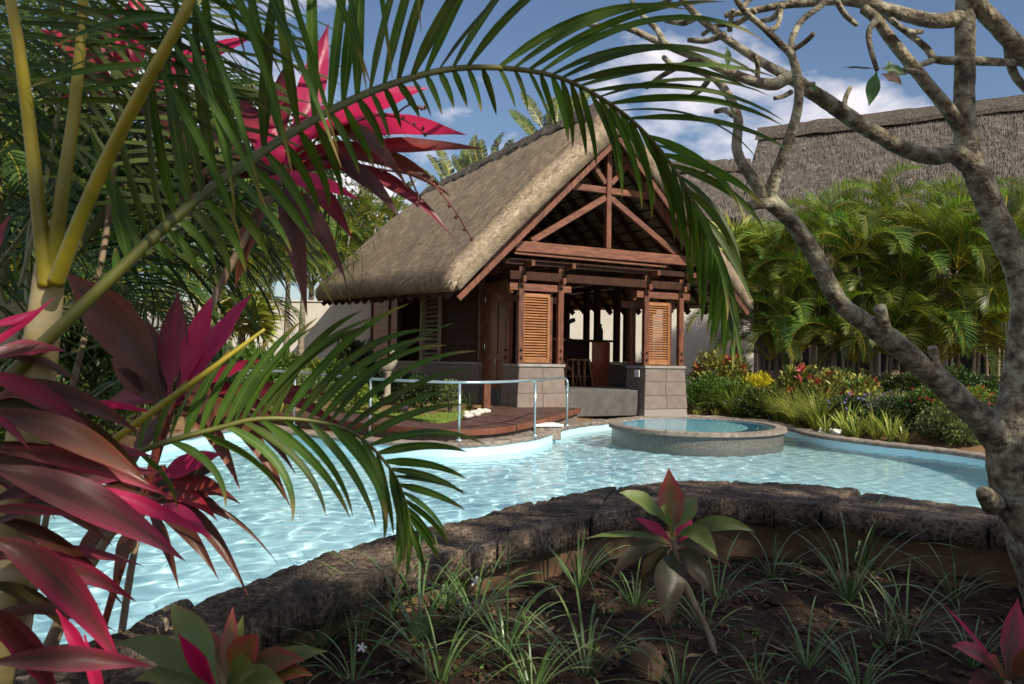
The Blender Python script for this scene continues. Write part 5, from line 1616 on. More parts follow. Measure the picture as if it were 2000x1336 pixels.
# ================================================================== GARDEN PLANTS
DS = np.arange(0, 14, .1)
def gz(px, d, margin=.78):                 # never let a plant stand on the coping or in the pool
    Q = np.array([ground_at(px, d + k, 0)[:2] for k in DS])
    k = DS[int(np.argmax(poly_dist(Q[:, 0], Q[:, 1]) >= margin))]
    q = ground_at(px, d + k, 0)
    return Vector((q.x, q.y, zt(q.x, q.y) - .02))
def gr(px, off):                           # a spot 'off' metres behind the coping in column px
    Q = np.array([ground_at(px, 11.0 + k, 0)[:2] for k in DS])
    k = DS[int(np.argmax((poly_dist(Q[:, 0], Q[:, 1]) >= .38) & (Q[:, 1] > 9)))]
    q = ground_at(px, 11.0 + k + off, 0)
    return Vector((q.x, q.y, zt(q.x, q.y) - .02))
bush('round_hedge', 'dense dark green rounded shrub against the right pier', 'shrub', gr(1388, 0.90), (.86, .7, .52), 5200, .075, .034, 'bush', 501)
bush('round_hedge', 'second dense green shrub just right of the one at the pier', 'shrub', gr(1440, 1.00), (.62, .6, .46), 3600, .075, .034, 'bush', 502)
for k, (px, d, rad, lab) in enumerate([(1392, 2.30, (.62, .5, .72), 'tall variegated croton with red tips right beside the hut'), (1436, 2.40, (.45, .45, .66), 'narrower croton between the hut croton and the yellow shrub'),
                                   (1560, 2.60, (.55, .5, .66), 'variegated croton with upright red tips, left of the middle pair'), (1622, 2.80, (.62, .5, .60), 'broad variegated croton in the middle of the right garden'),
                                   (1676, 2.80, (.46, .45, .50), 'variegated croton at the right end of the croton row')]):
    bush('croton_shrub', lab, 'shrub', gr(px, d), rad, 900, .17, .085, 'croton', 510 + k, 'crotons of the right garden', stems=6, topn=6, topmat='croton_red', topln=.2, topname='red_leaves')
bush('yellow_shrub', 'bright yellow leaved shrub among the crotons', 'shrub', gr(1482, 1.90), (.52, .45, .48), 2600, .085, .04, 'yellow', 520)
bush('yellow_hedge', 'low strip of yellow green hedge behind the purple flowers', 'hedge', gr(1716, 3.60), (.85, .35, .24), 2200, .08, .04, 'yellow', 521)
bush('lime_shrub', 'lime green upright shrub right of the yellow shrub', 'shrub', gr(1527, 1.60), (.32, .3, .45), 900, .13, .035, 'bush_lime', 522, up_=1.2)
bush('maroon_shrub', 'small maroon leaved shrub below the yellow shrub', 'shrub', gr(1498, 1.15), (.30, .28, .36), 700, .09, .04, 'cord_bronze', 523)
bush('maroon_shrub', 'small maroon leaved shrub before the broad croton', 'shrub', gr(1590, 1.15), (.30, .28, .30), 700, .09, .04, 'cord_bronze', 524)
bush('flowering_shrub', 'dark shrub dotted with small purple flowers, left of the tree branch', 'shrub', gr(1668, 1.90), (.62, .5, .36), 3200, .07, .026, 'bush_dark', 530, 'purple flowered shrubs', topn=22, topmat='purple_flower', topln=.045)
bush('flowering_shrub', 'dark shrub with purple flowers showing just under the tree branch', 'shrub', gr(1752, 2.00), (.62, .5, .36), 3200, .07, .026, 'bush_pale', 531, 'purple flowered shrubs', topn=22, topmat='purple_flower', topln=.045)
bush('flowering_shrub', 'green shrub with red flower heads left of the tree fork', 'shrub', gr(1815, 1.70), (.55, .5, .40), 2800, .075, .034, 'bush', 532, 'red flowered shrubs', topn=22, topmat='red_flower', topln=.05)
bush('flowering_shrub', 'green shrub covered in red flower heads behind the tree fork', 'shrub', gr(1890, 1.70), (.62, .5, .42), 3000, .075, .034, 'bush_lime', 533, 'red flowered shrubs', topn=40, topmat='red_flower', topln=.05)
bush('flowering_shrub', 'shrub with red flowers at the right edge behind the trunk', 'shrub', gr(1985, 1.70), (.62, .5, .45), 3000, .075, .034, 'bush', 534, 'red flowered shrubs', topn=28, topmat='red_flower', topln=.05)
bush('pale_shrub', 'pale green leafy shrub below the slanting branch by the coping', 'shrub', gr(1835, 0.80), (.42, .38, .32), 2200, .085, .042, 'bush_pale', 535)
bush('pale_shrub', 'low pale green shrub left of the trunk at the coping', 'shrub', gr(1882, 0.70), (.34, .3, .22), 1500, .075, .036, 'bush_pale', 536)
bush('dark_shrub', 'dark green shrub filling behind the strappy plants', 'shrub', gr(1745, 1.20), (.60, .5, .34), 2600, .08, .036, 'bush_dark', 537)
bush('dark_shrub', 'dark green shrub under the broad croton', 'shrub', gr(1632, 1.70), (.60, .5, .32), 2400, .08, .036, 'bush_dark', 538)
gm = [tuft_mesh('foliage', 200, 1.3, .014, .75, 'fgrass', 601 + k, 6, .55) for k in range(3)]
gl = [(1437, .55), (1478, .6), (1520, .5), (1562, .5), (1598, .55), (1545, 1.1), (1608, 1.0)]
gl.sort()
for k, (px, d) in enumerate(gl):
    o = thing('fountain_grass', 'arching fountain grass clump beyond the spa, %s' % from_left(k, len(gl)), 'grass', gr(px, d), k * 1.3, 'fountain grass clumps')
    link('foliage', gm[k % 3], o, (0, 0, 0), None, random.uniform(.85, 1.1))
sm = [tuft_mesh('foliage', 26, .62, .042, .75, 'strap', 611 + k, 5, .75) for k in range(3)]
sl = [(1362, .35, .6), (1400, .35, .65), (1616, .3, 1.0), (1655, .7, 1.3), (1672, .3, 1.05), (1712, .6, 1.25), (1742, .45, 1.2), (1766, .3, .9), (1690, .9, 1.2)]
sl.sort()
for k, (px, d, s) in enumerate(sl):
    o = thing('strap_leaf_plant', 'yellow green strap leaved plant along the far coping, %s' % from_left(k, len(sl)), 'plant', gr(px, d), k * 2.1, 'strap leaved plants by the coping')
    link('foliage', sm[k % 3], o, (0, 0, 0), None, s)
hd = [(1505, 21.4), (1568, 21.6), (1640, 21.2), (1712, 21.8), (1790, 21.0), (1868, 20.4), (1950, 19.8)]
for k, (px, d) in enumerate(hd):
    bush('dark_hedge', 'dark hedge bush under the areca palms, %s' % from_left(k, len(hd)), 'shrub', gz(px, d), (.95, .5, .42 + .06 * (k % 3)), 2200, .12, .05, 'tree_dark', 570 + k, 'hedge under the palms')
# left garden before the side wall and white wall
for k, (px, d, rad, n_, ln, mat, lab) in enumerate([
        (560, 21.5, (.7, .6, .62), 2600, .11, 'bush', 'green shrub at the left end of the bed below the white wall'),
        (615, 22.5, (.6, .5, .55), 2200, .10, 'bush_lime', 'lime green shrub under the slender palm trunks'),
        (655, 21.0, (.55, .5, .5), 2200, .10, 'bush', 'green shrub in the middle of the bed below the white wall'),
        (690, 22.8, (.7, .5, .85), 2600, .13, 'bush_dark', 'tall dark shrub at the corner of the hut side wall'),
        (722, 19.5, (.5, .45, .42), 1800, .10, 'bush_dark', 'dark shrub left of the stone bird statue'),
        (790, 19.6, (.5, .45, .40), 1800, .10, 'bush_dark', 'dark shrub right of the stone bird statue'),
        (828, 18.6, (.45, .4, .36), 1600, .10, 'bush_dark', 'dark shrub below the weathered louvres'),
        (700, 17.6, (.4, .35, .3), 1300, .09, 'bush_lime', 'low lime shrub at the back of the lawn'),
        (600, 19.0, (.6, .5, .40), 1800, .12, 'bush_pale', 'pale variegated shrub at the back of the lawn'),
        (480, 19.5, (.9, .6, .7), 2600, .12, 'bush', 'broad green shrub beyond the deck at left'),
        (400, 17.0, (.9, .7, .8), 2600, .12, 'bush_dark', 'broad dark shrub beyond the deck behind the pink cordyline')]):
    bush('garden_shrub', lab, 'shrub', gz(px, d), rad, n_, ln, ln * .42, mat, 540 + k, 'shrubs left of the hut')
bush('garden_shrub', 'small airy yellow green shrub at the deck corner by the rail', 'shrub', gz(880, 17.3), (.22, .2, .36), 420, .09, .04, 'bush_pale', 560, 'shrubs left of the hut')
o = thing('strap_leaf_plant', 'dark grassy tuft beside the short timber post', 'plant', gz(918, 18.4), 0)
link('foliage', tuft_mesh('foliage', 60, .55, .016, .8, 'bush_dark', 620, 5, .6), o)
o = thing('strap_leaf_plant', 'pale striped strap plant on the lawn behind the handrail', 'plant', gz(545, 17.4), 0)
link('foliage', tuft_mesh('foliage', 40, .8, .05, .9, 'strap', 621, 5, .7), o)
# ================================================================== FOREGROUND
def kid(name, mb, mats, root, smooth=True):
    return link(name, mb.mesh(name, mats, smooth), root, -Vector(root.location))
def cwidth(t, Wd, pet=.14):
    if t < .06: return Wd * pet
    f = (t - .06) / .94
    return max(Wd * .97 * (math.sin(math.pi * f ** .92)) ** 1.12, Wd * pet * (1 - f) + .0006)
def cleaf(root, b, t, wpx, mat, bow=.08, roll=0.0, wav=.05, fold=.22, n=15, away=0.0, name='leaf'):
    """one lanceolate leaf from base pixel (x, y, distance) to tip pixel, arched by bow"""
    A, B_ = PD(*b), PD(*t)
    L = (B_ - A).length
    c = (A + B_) / 2 + up * (bow * 2 * L) + fw * (away * L)
    pts = [A * (1 - s) ** 2 + c * (2 * s * (1 - s)) + B_ * s * s for s in [i / (n - 1) for i in range(n)]]
    Wd = wpx * (b[2] + t[2]) / 2 / F
    ch_ = (B_ - A).normalized()
    nh = (-fw * .8 + Vector((0, 0, 1)) * .65)
    nh = (nh - ch_ * nh.dot(ch_)).normalized()
    rot = Matrix.Rotation(roll, 3, ch_)
    nh = rot @ nh
    mb = MB()
    blade_strip(mb, pts, [cwidth(i / (n - 1), Wd) for i in range(n)], lambda i: nh, 4, fold, wav, random.uniform(0, 6))
    return kid(name, mb, MT[mat], root)
def keyed(keys, x):
    for a, b in zip(keys, keys[1:]):
        if x <= b[0]:
            t = (x - a[0]) / (b[0] - a[0] + 1e-9)
            t = max(0, t)
            return [p + (q - p) * t for p, q in zip(a[1:], b[1:])]
    return list(keys[-1][1:])
def traced_frond(root, pts, rw, upk, lowk, n, wl, mat='palm_leaf', t0=.12, seed=1, rmat='rachis', joined=False, dzu=-.15, dzl=.45, thin=False):
    """a big frond: pts are (px, py, distance) of the rachis; keys are (index, image angle deg, length px, bend deg)"""
    rr = random.Random(seed)
    P = catmull([PD(*p) for p in pts], 10)
    m = len(pts) - 1
    D_ = [p[2] for p in pts]
    mb = MB()
    mb.tube(P, [rw[0] + (rw[1] - rw[0]) * i / (len(P) - 1) for i in range(len(P))], 8)
    fr = kid('frond', mb, MT[rmat], root)
    J = MB()
    for k in range(n):
        x = m * (t0 + (1 - t0) * (k + .3) / n)
        i = min(int(x * 10), len(P) - 2)
        base = P[i].lerp(P[i + 1], x * 10 - i)
        d = D_[min(int(x), m)] + (D_[min(int(x) + 1, m)] - D_[min(int(x), m)]) * (x - int(x))
        for keys, dz in ((upk, dzu), (lowk, dzl)):
            if not keys: continue
            ang, ln, bend = keyed(keys, x)
            if ln < 8 or (thin and keys is lowk and k % 2): continue
            if rr.random() < .05: continue            # a lost leaflet
            ang += rr.gauss(0, 4.5); ln *= rr.uniform(.86, 1.1); bend *= rr.uniform(.6, 1.35)
            L = ln * d / F * 1.05; q = base.copy(); pp = [q.copy()]
            N = 11
            for s in range(N):
                a = R(ang - bend * ((s + .5) / N) ** 1.5)
                q = q + (rt * math.cos(a) + up * math.sin(a) + fw * (dz + rr.uniform(-.02, .02))).normalized() * (L / N)
                pp.append(q.copy())
            w0 = wl * rr.uniform(.85, 1.12) * (.55 + .45 * min(1, ln / 200))
            wd = [w0 * min(1, .35 + 3.2 * s / N) * (1 - (s / N) ** 2.6) ** .8 + .0004 for s in range(N + 1)]
            ro = rr.uniform(-.75, .75)
            ch_ = (pp[-1] - pp[0]).normalized()
            nh = (-fw + Vector((0, 0, 1)) * .3); nh = (nh - ch_ * nh.dot(ch_)).normalized(); nh = Matrix.Rotation(ro, 3, ch_) @ nh
            one = J if joined else MB()
            blade_strip(one, pp, wd, lambda i_: nh, 2, .35)
            if not joined:
                link('leaflet', one.mesh('leaflet', MT[mat], True), fr)
    if joined:
        stuff(link('leaflets', J.mesh('leaflets', MT[mat], True), fr))
    return fr

# --- the areca palm at the left
q = PD(-30, 1400, 1.02)
ar = thing('areca_palm', 'yellow stemmed areca palm at left whose long fronds arch over the view', 'palm', (q.x, q.y, zs(q.x, q.y) if q.x > -1 else .8))
def traced_tube(root, name, pts, mat, n=12, knots=False):
    P3 = catmull([PD(p[0], p[1], p[2]) for p in pts], 8)
    Wd = [p[3] * p[2] / F / 2 for p in pts]
    Rr = []
    for i in range(len(P3)):
        x = i / 8; k = min(int(x), len(pts) - 2)
        Rr.append(Wd[k] + (Wd[k + 1] - Wd[k]) * (x - k))
    mb = MB(); mb.tube(P3, Rr, n, True, knots if knots else 0.0)
    return kid(name, mb, MT[mat], root)
traced_tube(ar, 'trunk', [(104, 430, 1.03, 14), (101, 468, 1.025, 34), (98, 500, 1.02, 47), (95, 545, 1.02, 56), (88, 610, 1.02, 60), (78, 690, 1.02, 66), (62, 800, 1.02, 72), (45, 920, 1.02, 80), (28, 1060, 1.02, 82), (5, 1200, 1.02, 84), (-25, 1340, 1.02, 86), (-45, 1480, 1.02, 88)], 'areca_stem', 16)
for nm, pts in (('petiole', [(92, 560, 1.01, 44), (78, 430, 1.0, 36), (58, 250, .99, 31), (38, 100, .97, 28), (18, -20, .96, 25), (-10, -220, .95, 20)]),
                ('petiole', [(100, 550, 1.015, 42), (118, 400, 1.0, 34), (142, 240, 1.0, 29), (156, 100, 1.0, 26), (166, -30, 1.0, 23), (190, -240, 1.0, 18)]),
                ('petiole', [(108, 555, .99, 40), (160, 420, .97, 36), (222, 285, .95, 33), (285, 165, .93, 31), (345, 55, .92, 28), (400, -50, .92, 25), (500, -220, .92, 20)])):
    traced_tube(ar, nm, [(a, b, c, d * .8) for a, b, c, d in pts], 'petiole', 12)
# great arching frond
A_pts = [(-40, 790, .98), (81, 675, 1.0), (200, 560, 1.02), (315, 450, 1.05), (450, 340, 1.1), (620, 230, 1.2), (760, 166, 1.3), (900, 133, 1.4), (1050, 141, 1.5), (1150, 178, 1.58), (1250, 250, 1.63), (1330, 350, 1.66), (1395, 480, 1.68), (1425, 600, 1.68)]
traced_frond(ar, A_pts, (.0088, .0025),
             [(0, 100, 0, 10), (2.2, 100, 0, 10), (2.6, 104, 260, 12), (3, 104, 330, 12), (4, 102, 370, 10), (5, 93, 380, 8), (6, 74, 350, 12), (7, 52, 330, 30), (8, 26, 400, 52), (9, 10, 370, 55), (10, -8, 270, 55), (11, -42, 215, 40), (12, -72, 180, 18), (13, -86, 120, 8)],
             [(0, -30, 0, 20), (2.6, -40, 0, 30), (3, -35, 110, 40), (4, -50, 190, 35), (5, -58, 150, 25), (6, -62, 85, 15), (7, -62, 80, 12), (8, -62, 95, 12), (9, -58, 190, 25), (10, -58, 240, 26), (11, -72, 240, 14), (12, -80, 190, 8), (13, -95, 110, 0)],
             56, .0165, seed=3, t0=.17)
# lower frond reaching over the water
B_pts = [(150, 935, 1.15), (290, 875, 1.17), (427, 836, 1.2), (510, 818, 1.22), (620, 824, 1.25), (700, 852, 1.28), (765, 920, 1.3), (795, 990, 1.31), (803, 1050, 1.31)]
traced_frond(ar, B_pts, (.0052, .0015),
             [(0, 80, 0, 20), (1, 78, 120, 25), (2, 70, 230, 30), (3, 64, 300, 38), (4, 52, 320, 46), (5, 30, 240, 40), (6, -5, 150, 35), (7, -45, 105, 25), (8, -78, 80, 5)],
             [(0, -30, 0, 40), (1, -20, 150, 55), (2, -25, 220, 60), (3, -30, 240, 58), (4, -45, 230, 42), (5, -62, 200, 30), (6, -85, 150, 12), (7, -98, 110, 0), (8, -100, 70, 0)],
             34, .0145, seed=5, t0=.1, dzl=-.1, dzu=.1, thin=True)
# the bare yellow midrib crossing before the pink leaves
traced_tube(ar, 'petiole', [(110, 940, 1.1, 17), (189, 884, 1.1, 16), (300, 802, 1.12, 14), (420, 715, 1.14, 11), (517, 643, 1.17, 6)], 'petiole', 10)
# fronds of the stems that leave the frame, hanging back into it from above
traced_frond(ar, [(285, 165, .93), (345, 55, .92), (400, -50, .92), (490, -170, .95), (640, -290, 1.0), (820, -360, 1.05)], (.004, .003),
             [(0, 175, 260, -30), (1, 172, 330, -35), (3, 150, 300, -20), (5, 90, 200, 0)],
             [(0, -58, 300, 22), (1, -62, 380, 18), (2, -68, 430, 12), (3, -75, 460, 6), (4, -82, 430, 0), (5, -80, 380, 0)], 12, .010, seed=8, t0=.06, joined=True, dzu=.25, dzl=.2)
traced_frond(ar, [(142, 240, 1.0), (156, 100, 1.0), (166, -30, 1.0), (185, -170, 1.0), (250, -330, 1.05)], (.004, .003),
             [(0, 160, 260, -45), (1, 160, 330, -50), (2, 158, 360, -60), (4, 150, 330, -60)],
             [(0, 22, 300, 60), (1, 24, 380, 62), (2, 10, 460, 60), (3, -20, 460, 50), (4, -40, 400, 30)], 13, .0085, seed=9, t0=.1, joined=True, dzu=.35, dzl=.35)
traced_frond(ar, [(58, 250, .99), (38, 100, .97), (18, -20, .96), (-10, -160, .95)], (.004, .003),
             [(0, 160, 250, -50), (3, 150, 350, -60)], [(0, 15, 360, 45), (1, 12, 420, 50), (2, -5, 460, 50), (3, -25, 460, 40)], 10, .008, seed=10, t0=.1, joined=True, dzu=.3, dzl=.5)

# --- second clump further left whose fronds fill behind
c2 = thing('areca_palm', 'dense dark areca clump behind the yellow stems at the left edge', 'palm', (-1.55, .62, .85))
near_fr = [frond_mesh('frond', 1.5, 40, .46, .012, .75, 1.35 + .2 * k, 6, [MT['palm_dark'], MT['rachis']], .25, .7, 30 + k, .16, .006, .9, .32) for k in range(3)]
def place_frond(root, me, b, t, roll_=0.0, s=None):
    A, B_ = PD(*b), PD(*t)
    x = (B_ - A); L = x.length; x.normalize()
    y = Vector((0, 0, 1)).cross(x).normalized(); z = x.cross(y)
    m3 = Matrix((x, y, z)).transposed() @ Matrix.Rotation(roll_, 3, 'X')
    o = link('frond', me, root)
    sc = s or L / 1.25
    o.matrix_basis = Matrix.Translation(A - Vector(root.location)) @ m3.to_4x4() @ Matrix.Diagonal((sc, sc, sc, 1))
    return o
fills = [((60, 620, 1.35), (430, 130, 2.1), .5), ((40, 560, 1.4), (-60, 60, 2.0), .3), ((80, 640, 1.4), (470, 380, 2.6), .9), ((60, 650, 1.4), (520, 540, 2.7), -.7),
         ((20, 620, 1.5), (180, 250, 2.7), -.6), ((40, 720, 1.5), (300, 760, 2.3), 1.0), ((120, 840, 1.5), (420, 900, 2.0), -.3), ((20, 700, 1.6), (420, 640, 3.1), .1), ((-40, 760, 1.3), (160, 560, 1.7), .8),
         ((60, 620, 1.5), (300, 330, 2.6), 1.2), ((40, 640, 1.6), (560, 440, 3.2), .3), ((60, 700, 1.5), (400, 520, 2.8), -1.0), ((0, 520, 1.6), (90, 260, 2.6), .6), ((60, 800, 1.5), (330, 690, 2.4), -.5), ((10, 560, 1.7), (330, 180, 3.0), -.3)]
for k, (b, t, ro) in enumerate(fills):
    place_frond(c2, near_fr[k % 3], b, t, ro)
mb = MB()
for k in range(5):
    mb.tube([(-1.55 + .12 * k, .62 + .05 * (k % 2), .8), (-1.3 + .12 * k, .95, 1.3), PD(40 + 12 * k, 600, 1.45)], [.028, .022, .012], 8)
kid('stem', mb, MT['areca_stem'], c2)

# --- cordylines
def cordy(label, px, d, name='cordyline'):
    q = ground_at(px, d, 0)
    return thing(name, label, 'plant', (q.x, q.y, zs(q.x, q.y) - .02), 0, 'red leaved cordylines')
def stems_of(root, paths, mat='cane'):
    for pts in paths:
        traced_tube(root, 'stem', pts, mat, 9, .06)
# upper, behind the arching frond
C1 = cordy('tall cordyline with hot pink leaf tips beneath the arching frond', 300, 1.45)
stems_of(C1, [[(225, 1330, 1.5, 15), (262, 1080, 1.52, 14), (320, 830, 1.55, 14), (430, 560, 1.58, 15), (520, 400, 1.6, 16), (570, 310, 1.62, 15)]])
for b, t, w, m_, bow, ro in [
        ((590, 262, 1.6), (912, 264, 1.55), 62, 'cord_pink', .05, .2), ((610, 300, 1.6), (945, 291, 1.6), 36, 'cord_crimson', .03, .3), ((600, 290, 1.6), (797, 368, 1.5), 40, 'cord_bronze', .26, .3),
        ((610, 310, 1.6), (783, 428, 1.5), 50, 'cord_bronze', .12, -.2), ((610, 310, 1.6), (880, 384, 1.6), 40, 'cord_bronze', .14, .4), ((600, 330, 1.6), (888, 466, 1.62), 34, 'cord_crimson', .16, .2),
        ((510, 348, 1.55), (702, 391, 1.5), 40, 'cord_pink', .07, .1), ((570, 290, 1.62), (642, 45, 1.7), 55, 'cord_pink', -.05, .3), ((560, 320, 1.6), (640, 200, 1.62), 75, 'cord_pink', .02, -.2),
        ((600, 270, 1.62), (838, 172, 1.65), 56, 'cord_pink', .06, .3), ((560, 300, 1.6), (730, 225, 1.55), 60, 'cord_pink', .03, -.4), ((590, 290, 1.6), (790, 330, 1.55), 36, 'cord_crimson', .07, .6),
        ((540, 330, 1.6), (470, 180, 1.68), 60, 'cord_crimson', -.04, .3), ((530, 350, 1.6), (330, 260, 1.7), 55, 'cord_bronze', .1, .2), ((520, 380, 1.58), (676, 548, 1.5), 46, 'cord_bronze', .2, .3),
        ((540, 360, 1.58), (600, 620, 1.55), 44, 'cord_bronze', .16, -.3), ((520, 390, 1.58), (460, 560, 1.6), 50, 'cord_bronze', .1, .2), ((560, 330, 1.6), (690, 470, 1.55), 40, 'cord_crimson', .12, .5),
        ((530, 330, 1.62), (560, 120, 1.72), 60, 'cord_crimson', 0, -.2), ((560, 340, 1.62), (520, 240, 1.6), 90, 'cord_pink', 0, .1)]:
    cleaf(C1, b, t, w, m_, bow, ro)
# its flower sprays
mb = MB()
def spray(mb, pts, d):
    P3 = catmull([PD(x, y, d) for x, y in pts], 6)
    mb.tube(P3, [.0022 - .0012 * i / len(P3) for i in range(len(P3))], 5)
    for i in range(6, len(P3), 2):
        p = P3[i] + Vector((random.uniform(-.006, .006), random.uniform(-.006, .006), random.uniform(-.006, .006)))
        mb.tube([p + Vector((0, 0, .004)), p, p + Vector((0, 0, -.004))], [.0015, .004, .0015], 5)
spray(mb, [(690, 240), (740, 225), (790, 235), (830, 262)], 1.5); spray(mb, [(720, 232), (748, 270), (752, 330)], 1.5); spray(mb, [(770, 226), (800, 205), (830, 215)], 1.5)
spray(mb, [(740, 330), (830, 350), (880, 400), (922, 468)], 1.55); spray(mb, [(800, 342), (815, 380), (820, 400)], 1.55)
kid('flower_spray', mb, MT['redstalk'], C1)
# high left leaves of another stem
C1b = cordy('cordyline with a few dusky red leaves high among the palm stems', 150, 1.5)
stems_of(C1b, [[(40, 1330, 1.55, 13), (110, 900, 1.6, 12), (200, 500, 1.65, 12), (240, 200, 1.7, 12)]])
for b, t, w, m_, bow, ro in [((240, 200, 1.7), (65, 55, 1.7), 60, 'cord_dusty', .1, .3), ((240, 190, 1.7), (110, 150, 1.68), 50, 'cord_dusty', .12, .2), ((245, 190, 1.7), (270, -30, 1.75), 60, 'cord_pink', 0, .3), ((240, 200, 1.7), (100, 205, 1.65), 36, 'cord_dusty', .15, .3),
        ((245, 210, 1.7), (395, 325, 1.6), 66, 'cord_bronze', .16, .2), ((250, 190, 1.7), (500, 70, 1.75), 56, 'cord_pink', .03, .2), ((250, 200, 1.7), (420, 140, 1.72), 48, 'cord_dusty', .08, .3), ((240, 180, 1.7), (215, 20, 1.75), 60, 'cord_crimson', 0, .4)]:
    cleaf(C1b, b, t, w, m_, bow, ro)
# middle, upright magenta leaves
C2 = cordy('cordyline with upright magenta leaves left of the handrail', 250, 1.3)
stems_of(C2, [[(170, 1340, 1.4, 14), (215, 1180, 1.38, 14), (268, 1010, 1.36, 16), (312, 865, 1.35, 20), (335, 780, 1.35, 22)]], 'redstalk')
for b, t, w, m_, bow, ro in [
        ((330, 775, 1.35), (349, 570, 1.4), 66, 'cord_crimson', 0, .1), ((352, 768, 1.35), (414, 578, 1.4), 60, 'cord_pink', .02, 0), ((360, 770, 1.35), (492, 573, 1.38), 62, 'cord_pink', .03, -.2), ((360, 775, 1.35), (516, 702, 1.3), 34, 'cord_pink', .05, .2),
        ((322, 775, 1.35), (128, 533, 1.3), 112, 'cord_bronze', .06, .1), ((345, 785, 1.34), (424, 868, 1.22), 56, 'cord_bronze', .3, .1), ((345, 790, 1.35), (696, 860, 1.3), 34, 'cord_crimson', .16, .3), ((350, 785, 1.35), (659, 778, 1.35), 26, 'cord_crimson', .08, .4),
        ((350, 790, 1.36), (578, 926, 1.38), 38, 'cord_bronze', .22, .2), ((345, 800, 1.34), (568, 992, 1.28), 46, 'cord_bronze', .26, .3), ((300, 940, 1.34), (434, 886, 1.3), 54, 'cord_pink', .03, .2), ((320, 810, 1.35), (20, 806, 1.15), 50, 'cord_pink', .05, .2),
        ((320, 800, 1.35), (215, 700, 1.4), 60, 'cord_bronze', .05, -.3), ((330, 815, 1.36), (250, 930, 1.35), 60, 'cord_bronze', .15, .3), ((340, 815, 1.36), (470, 960, 1.32), 40, 'cord_bronze', .25, -.2), ((335, 800, 1.35), (420, 640, 1.42), 50, 'cord_crimson', .02, .5),
        ((330, 790, 1.36), (285, 620, 1.42), 60, 'cord_bronze', 0, .4), ((300, 960, 1.34), (470, 985, 1.3), 36, 'cord_crimson', .14, .1), ((300, 980, 1.34), (425, 1018, 1.3), 34, 'cord_dusty', .2, .3),
        ((290, 985, 1.34), (486, 1166, 1.3), 34, 'cord_bronze', .22, .2), ((290, 990, 1.34), (545, 1104, 1.32), 12, 'cord_bronze', .2, .2), ((285, 1000, 1.34), (427, 1132, 1.3), 34, 'cord_bronze', .18, .3), ((285, 990, 1.35), (350, 1152, 1.3), 28, 'cord_bronze', .15, .3),
        ((285, 1005, 1.35), (414, 1052, 1.2), 36, 'cord_pink', .1, .2), ((280, 1010, 1.35), (219, 1150, 1.33), 46, 'cord_bronze', .14, .2), ((285, 1000, 1.35), (180, 1060, 1.35), 50, 'cord_crimson', .12, .2), ((285, 1000, 1.36), (130, 1120, 1.36), 60, 'cord_bronze', .12, -.2)]:
    cleaf(C2, b, t, w * .88, m_, bow, ro)
for k in range(16):
    a = random.uniform(-.6, 3.7); L = random.uniform(120, 210); c = (330, 795) if k % 2 else (288, 985)
    cleaf(C2, (c[0], c[1], 1.38), (c[0] + math.cos(a) * L, c[1] - math.sin(a) * L * .8 + 40, 1.38 + random.uniform(-.05, .2)), random.uniform(34, 54), random.choice(['cord_bronze', 'cord_bronze', 'cord_olive', 'cord_crimson']), random.uniform(.08, .2), random.uniform(-.5, .8))
for k in range(12):
    a = random.uniform(-.8, 3.6); L = random.uniform(130, 230)
    cleaf(C1, (545, 345, 1.62), (545 + math.cos(a) * L, 345 - math.sin(a) * L * .8 + 60, 1.62 + random.uniform(-.05, .2)), random.uniform(34, 54), random.choice(['cord_bronze', 'cord_bronze', 'cord_olive', 'cord_crimson']), random.uniform(.08, .2), random.uniform(-.5, .8))
# near lower left
C3 = cordy('nearest cordyline with broad dusty pink leaves in the lower left corner', -40, .95)
stems_of(C3, [[(60, 1350, 1.2, 24), (91, 1268, 1.2, 22), (150, 1150, 1.2, 20), (217, 1040, 1.22, 18)], [(20, 1336, 1.25, 12), (60, 1180, 1.25, 12), (90, 1050, 1.27, 12)], [(85, 1336, 1.22, 22), (115, 1230, 1.22, 20), (170, 1130, 1.24, 14)]])
for b, t, w, m_, bow, ro in [
        ((-60, 905, .82), (362, 1096, .9), 118, 'cord_dusty', .07, .1), ((-60, 800, .85), (294, 948, .95), 92, 'cord_bronze', .09, .3), ((60, 960, .9), (412, 1052, 1.0), 56, 'cord_pink', .09, .4), ((-40, 1050, .8), (242, 1312, .85), 108, 'cord_dusty', .16, .2),
        ((-50, 1300, .8), (300, 1302, .85), 78, 'cord_dusty', .05, .5), ((-50, 720, .9), (178, 838, .95), 70, 'cord_crimson', .06, .4), ((-60, 700, .9), (108, 580, .95), 34, 'cord_pink', -.04, .1), ((-30, 795, .85), (60, 880, .85), 26, 'cord_crimson', .06, .2),
        ((-60, 1000, .85), (150, 1010, .9), 34, 'cord_dusty', .06, .5), ((110, 1190, .95), (190, 1336, .95), 44, 'cord_pink', .06, .2), ((165, 1240, .95), (206, 1400, .95), 40, 'cord_pink', 0, -.2), ((-40, 640, .9), (85, 600, .95), 30, 'cord_pink', -.06, .3),
        ((-60, 880, .86), (340, 975, 1.0), 60, 'cord_dusty', .08, .6), ((-40, 1180, .8), (120, 1380, .85), 90, 'cord_dusty', .12, .2), ((-60, 560, .95), (20, 420, 1.0), 50, 'cord_crimson', 0, .2), ((0, 1250, .85), (110, 1336, .85), 60, 'cord_crimson', .1, .2)]:
    cleaf(C3, b, t, w * .64, m_, bow, ro)
rs = random.Random(44)
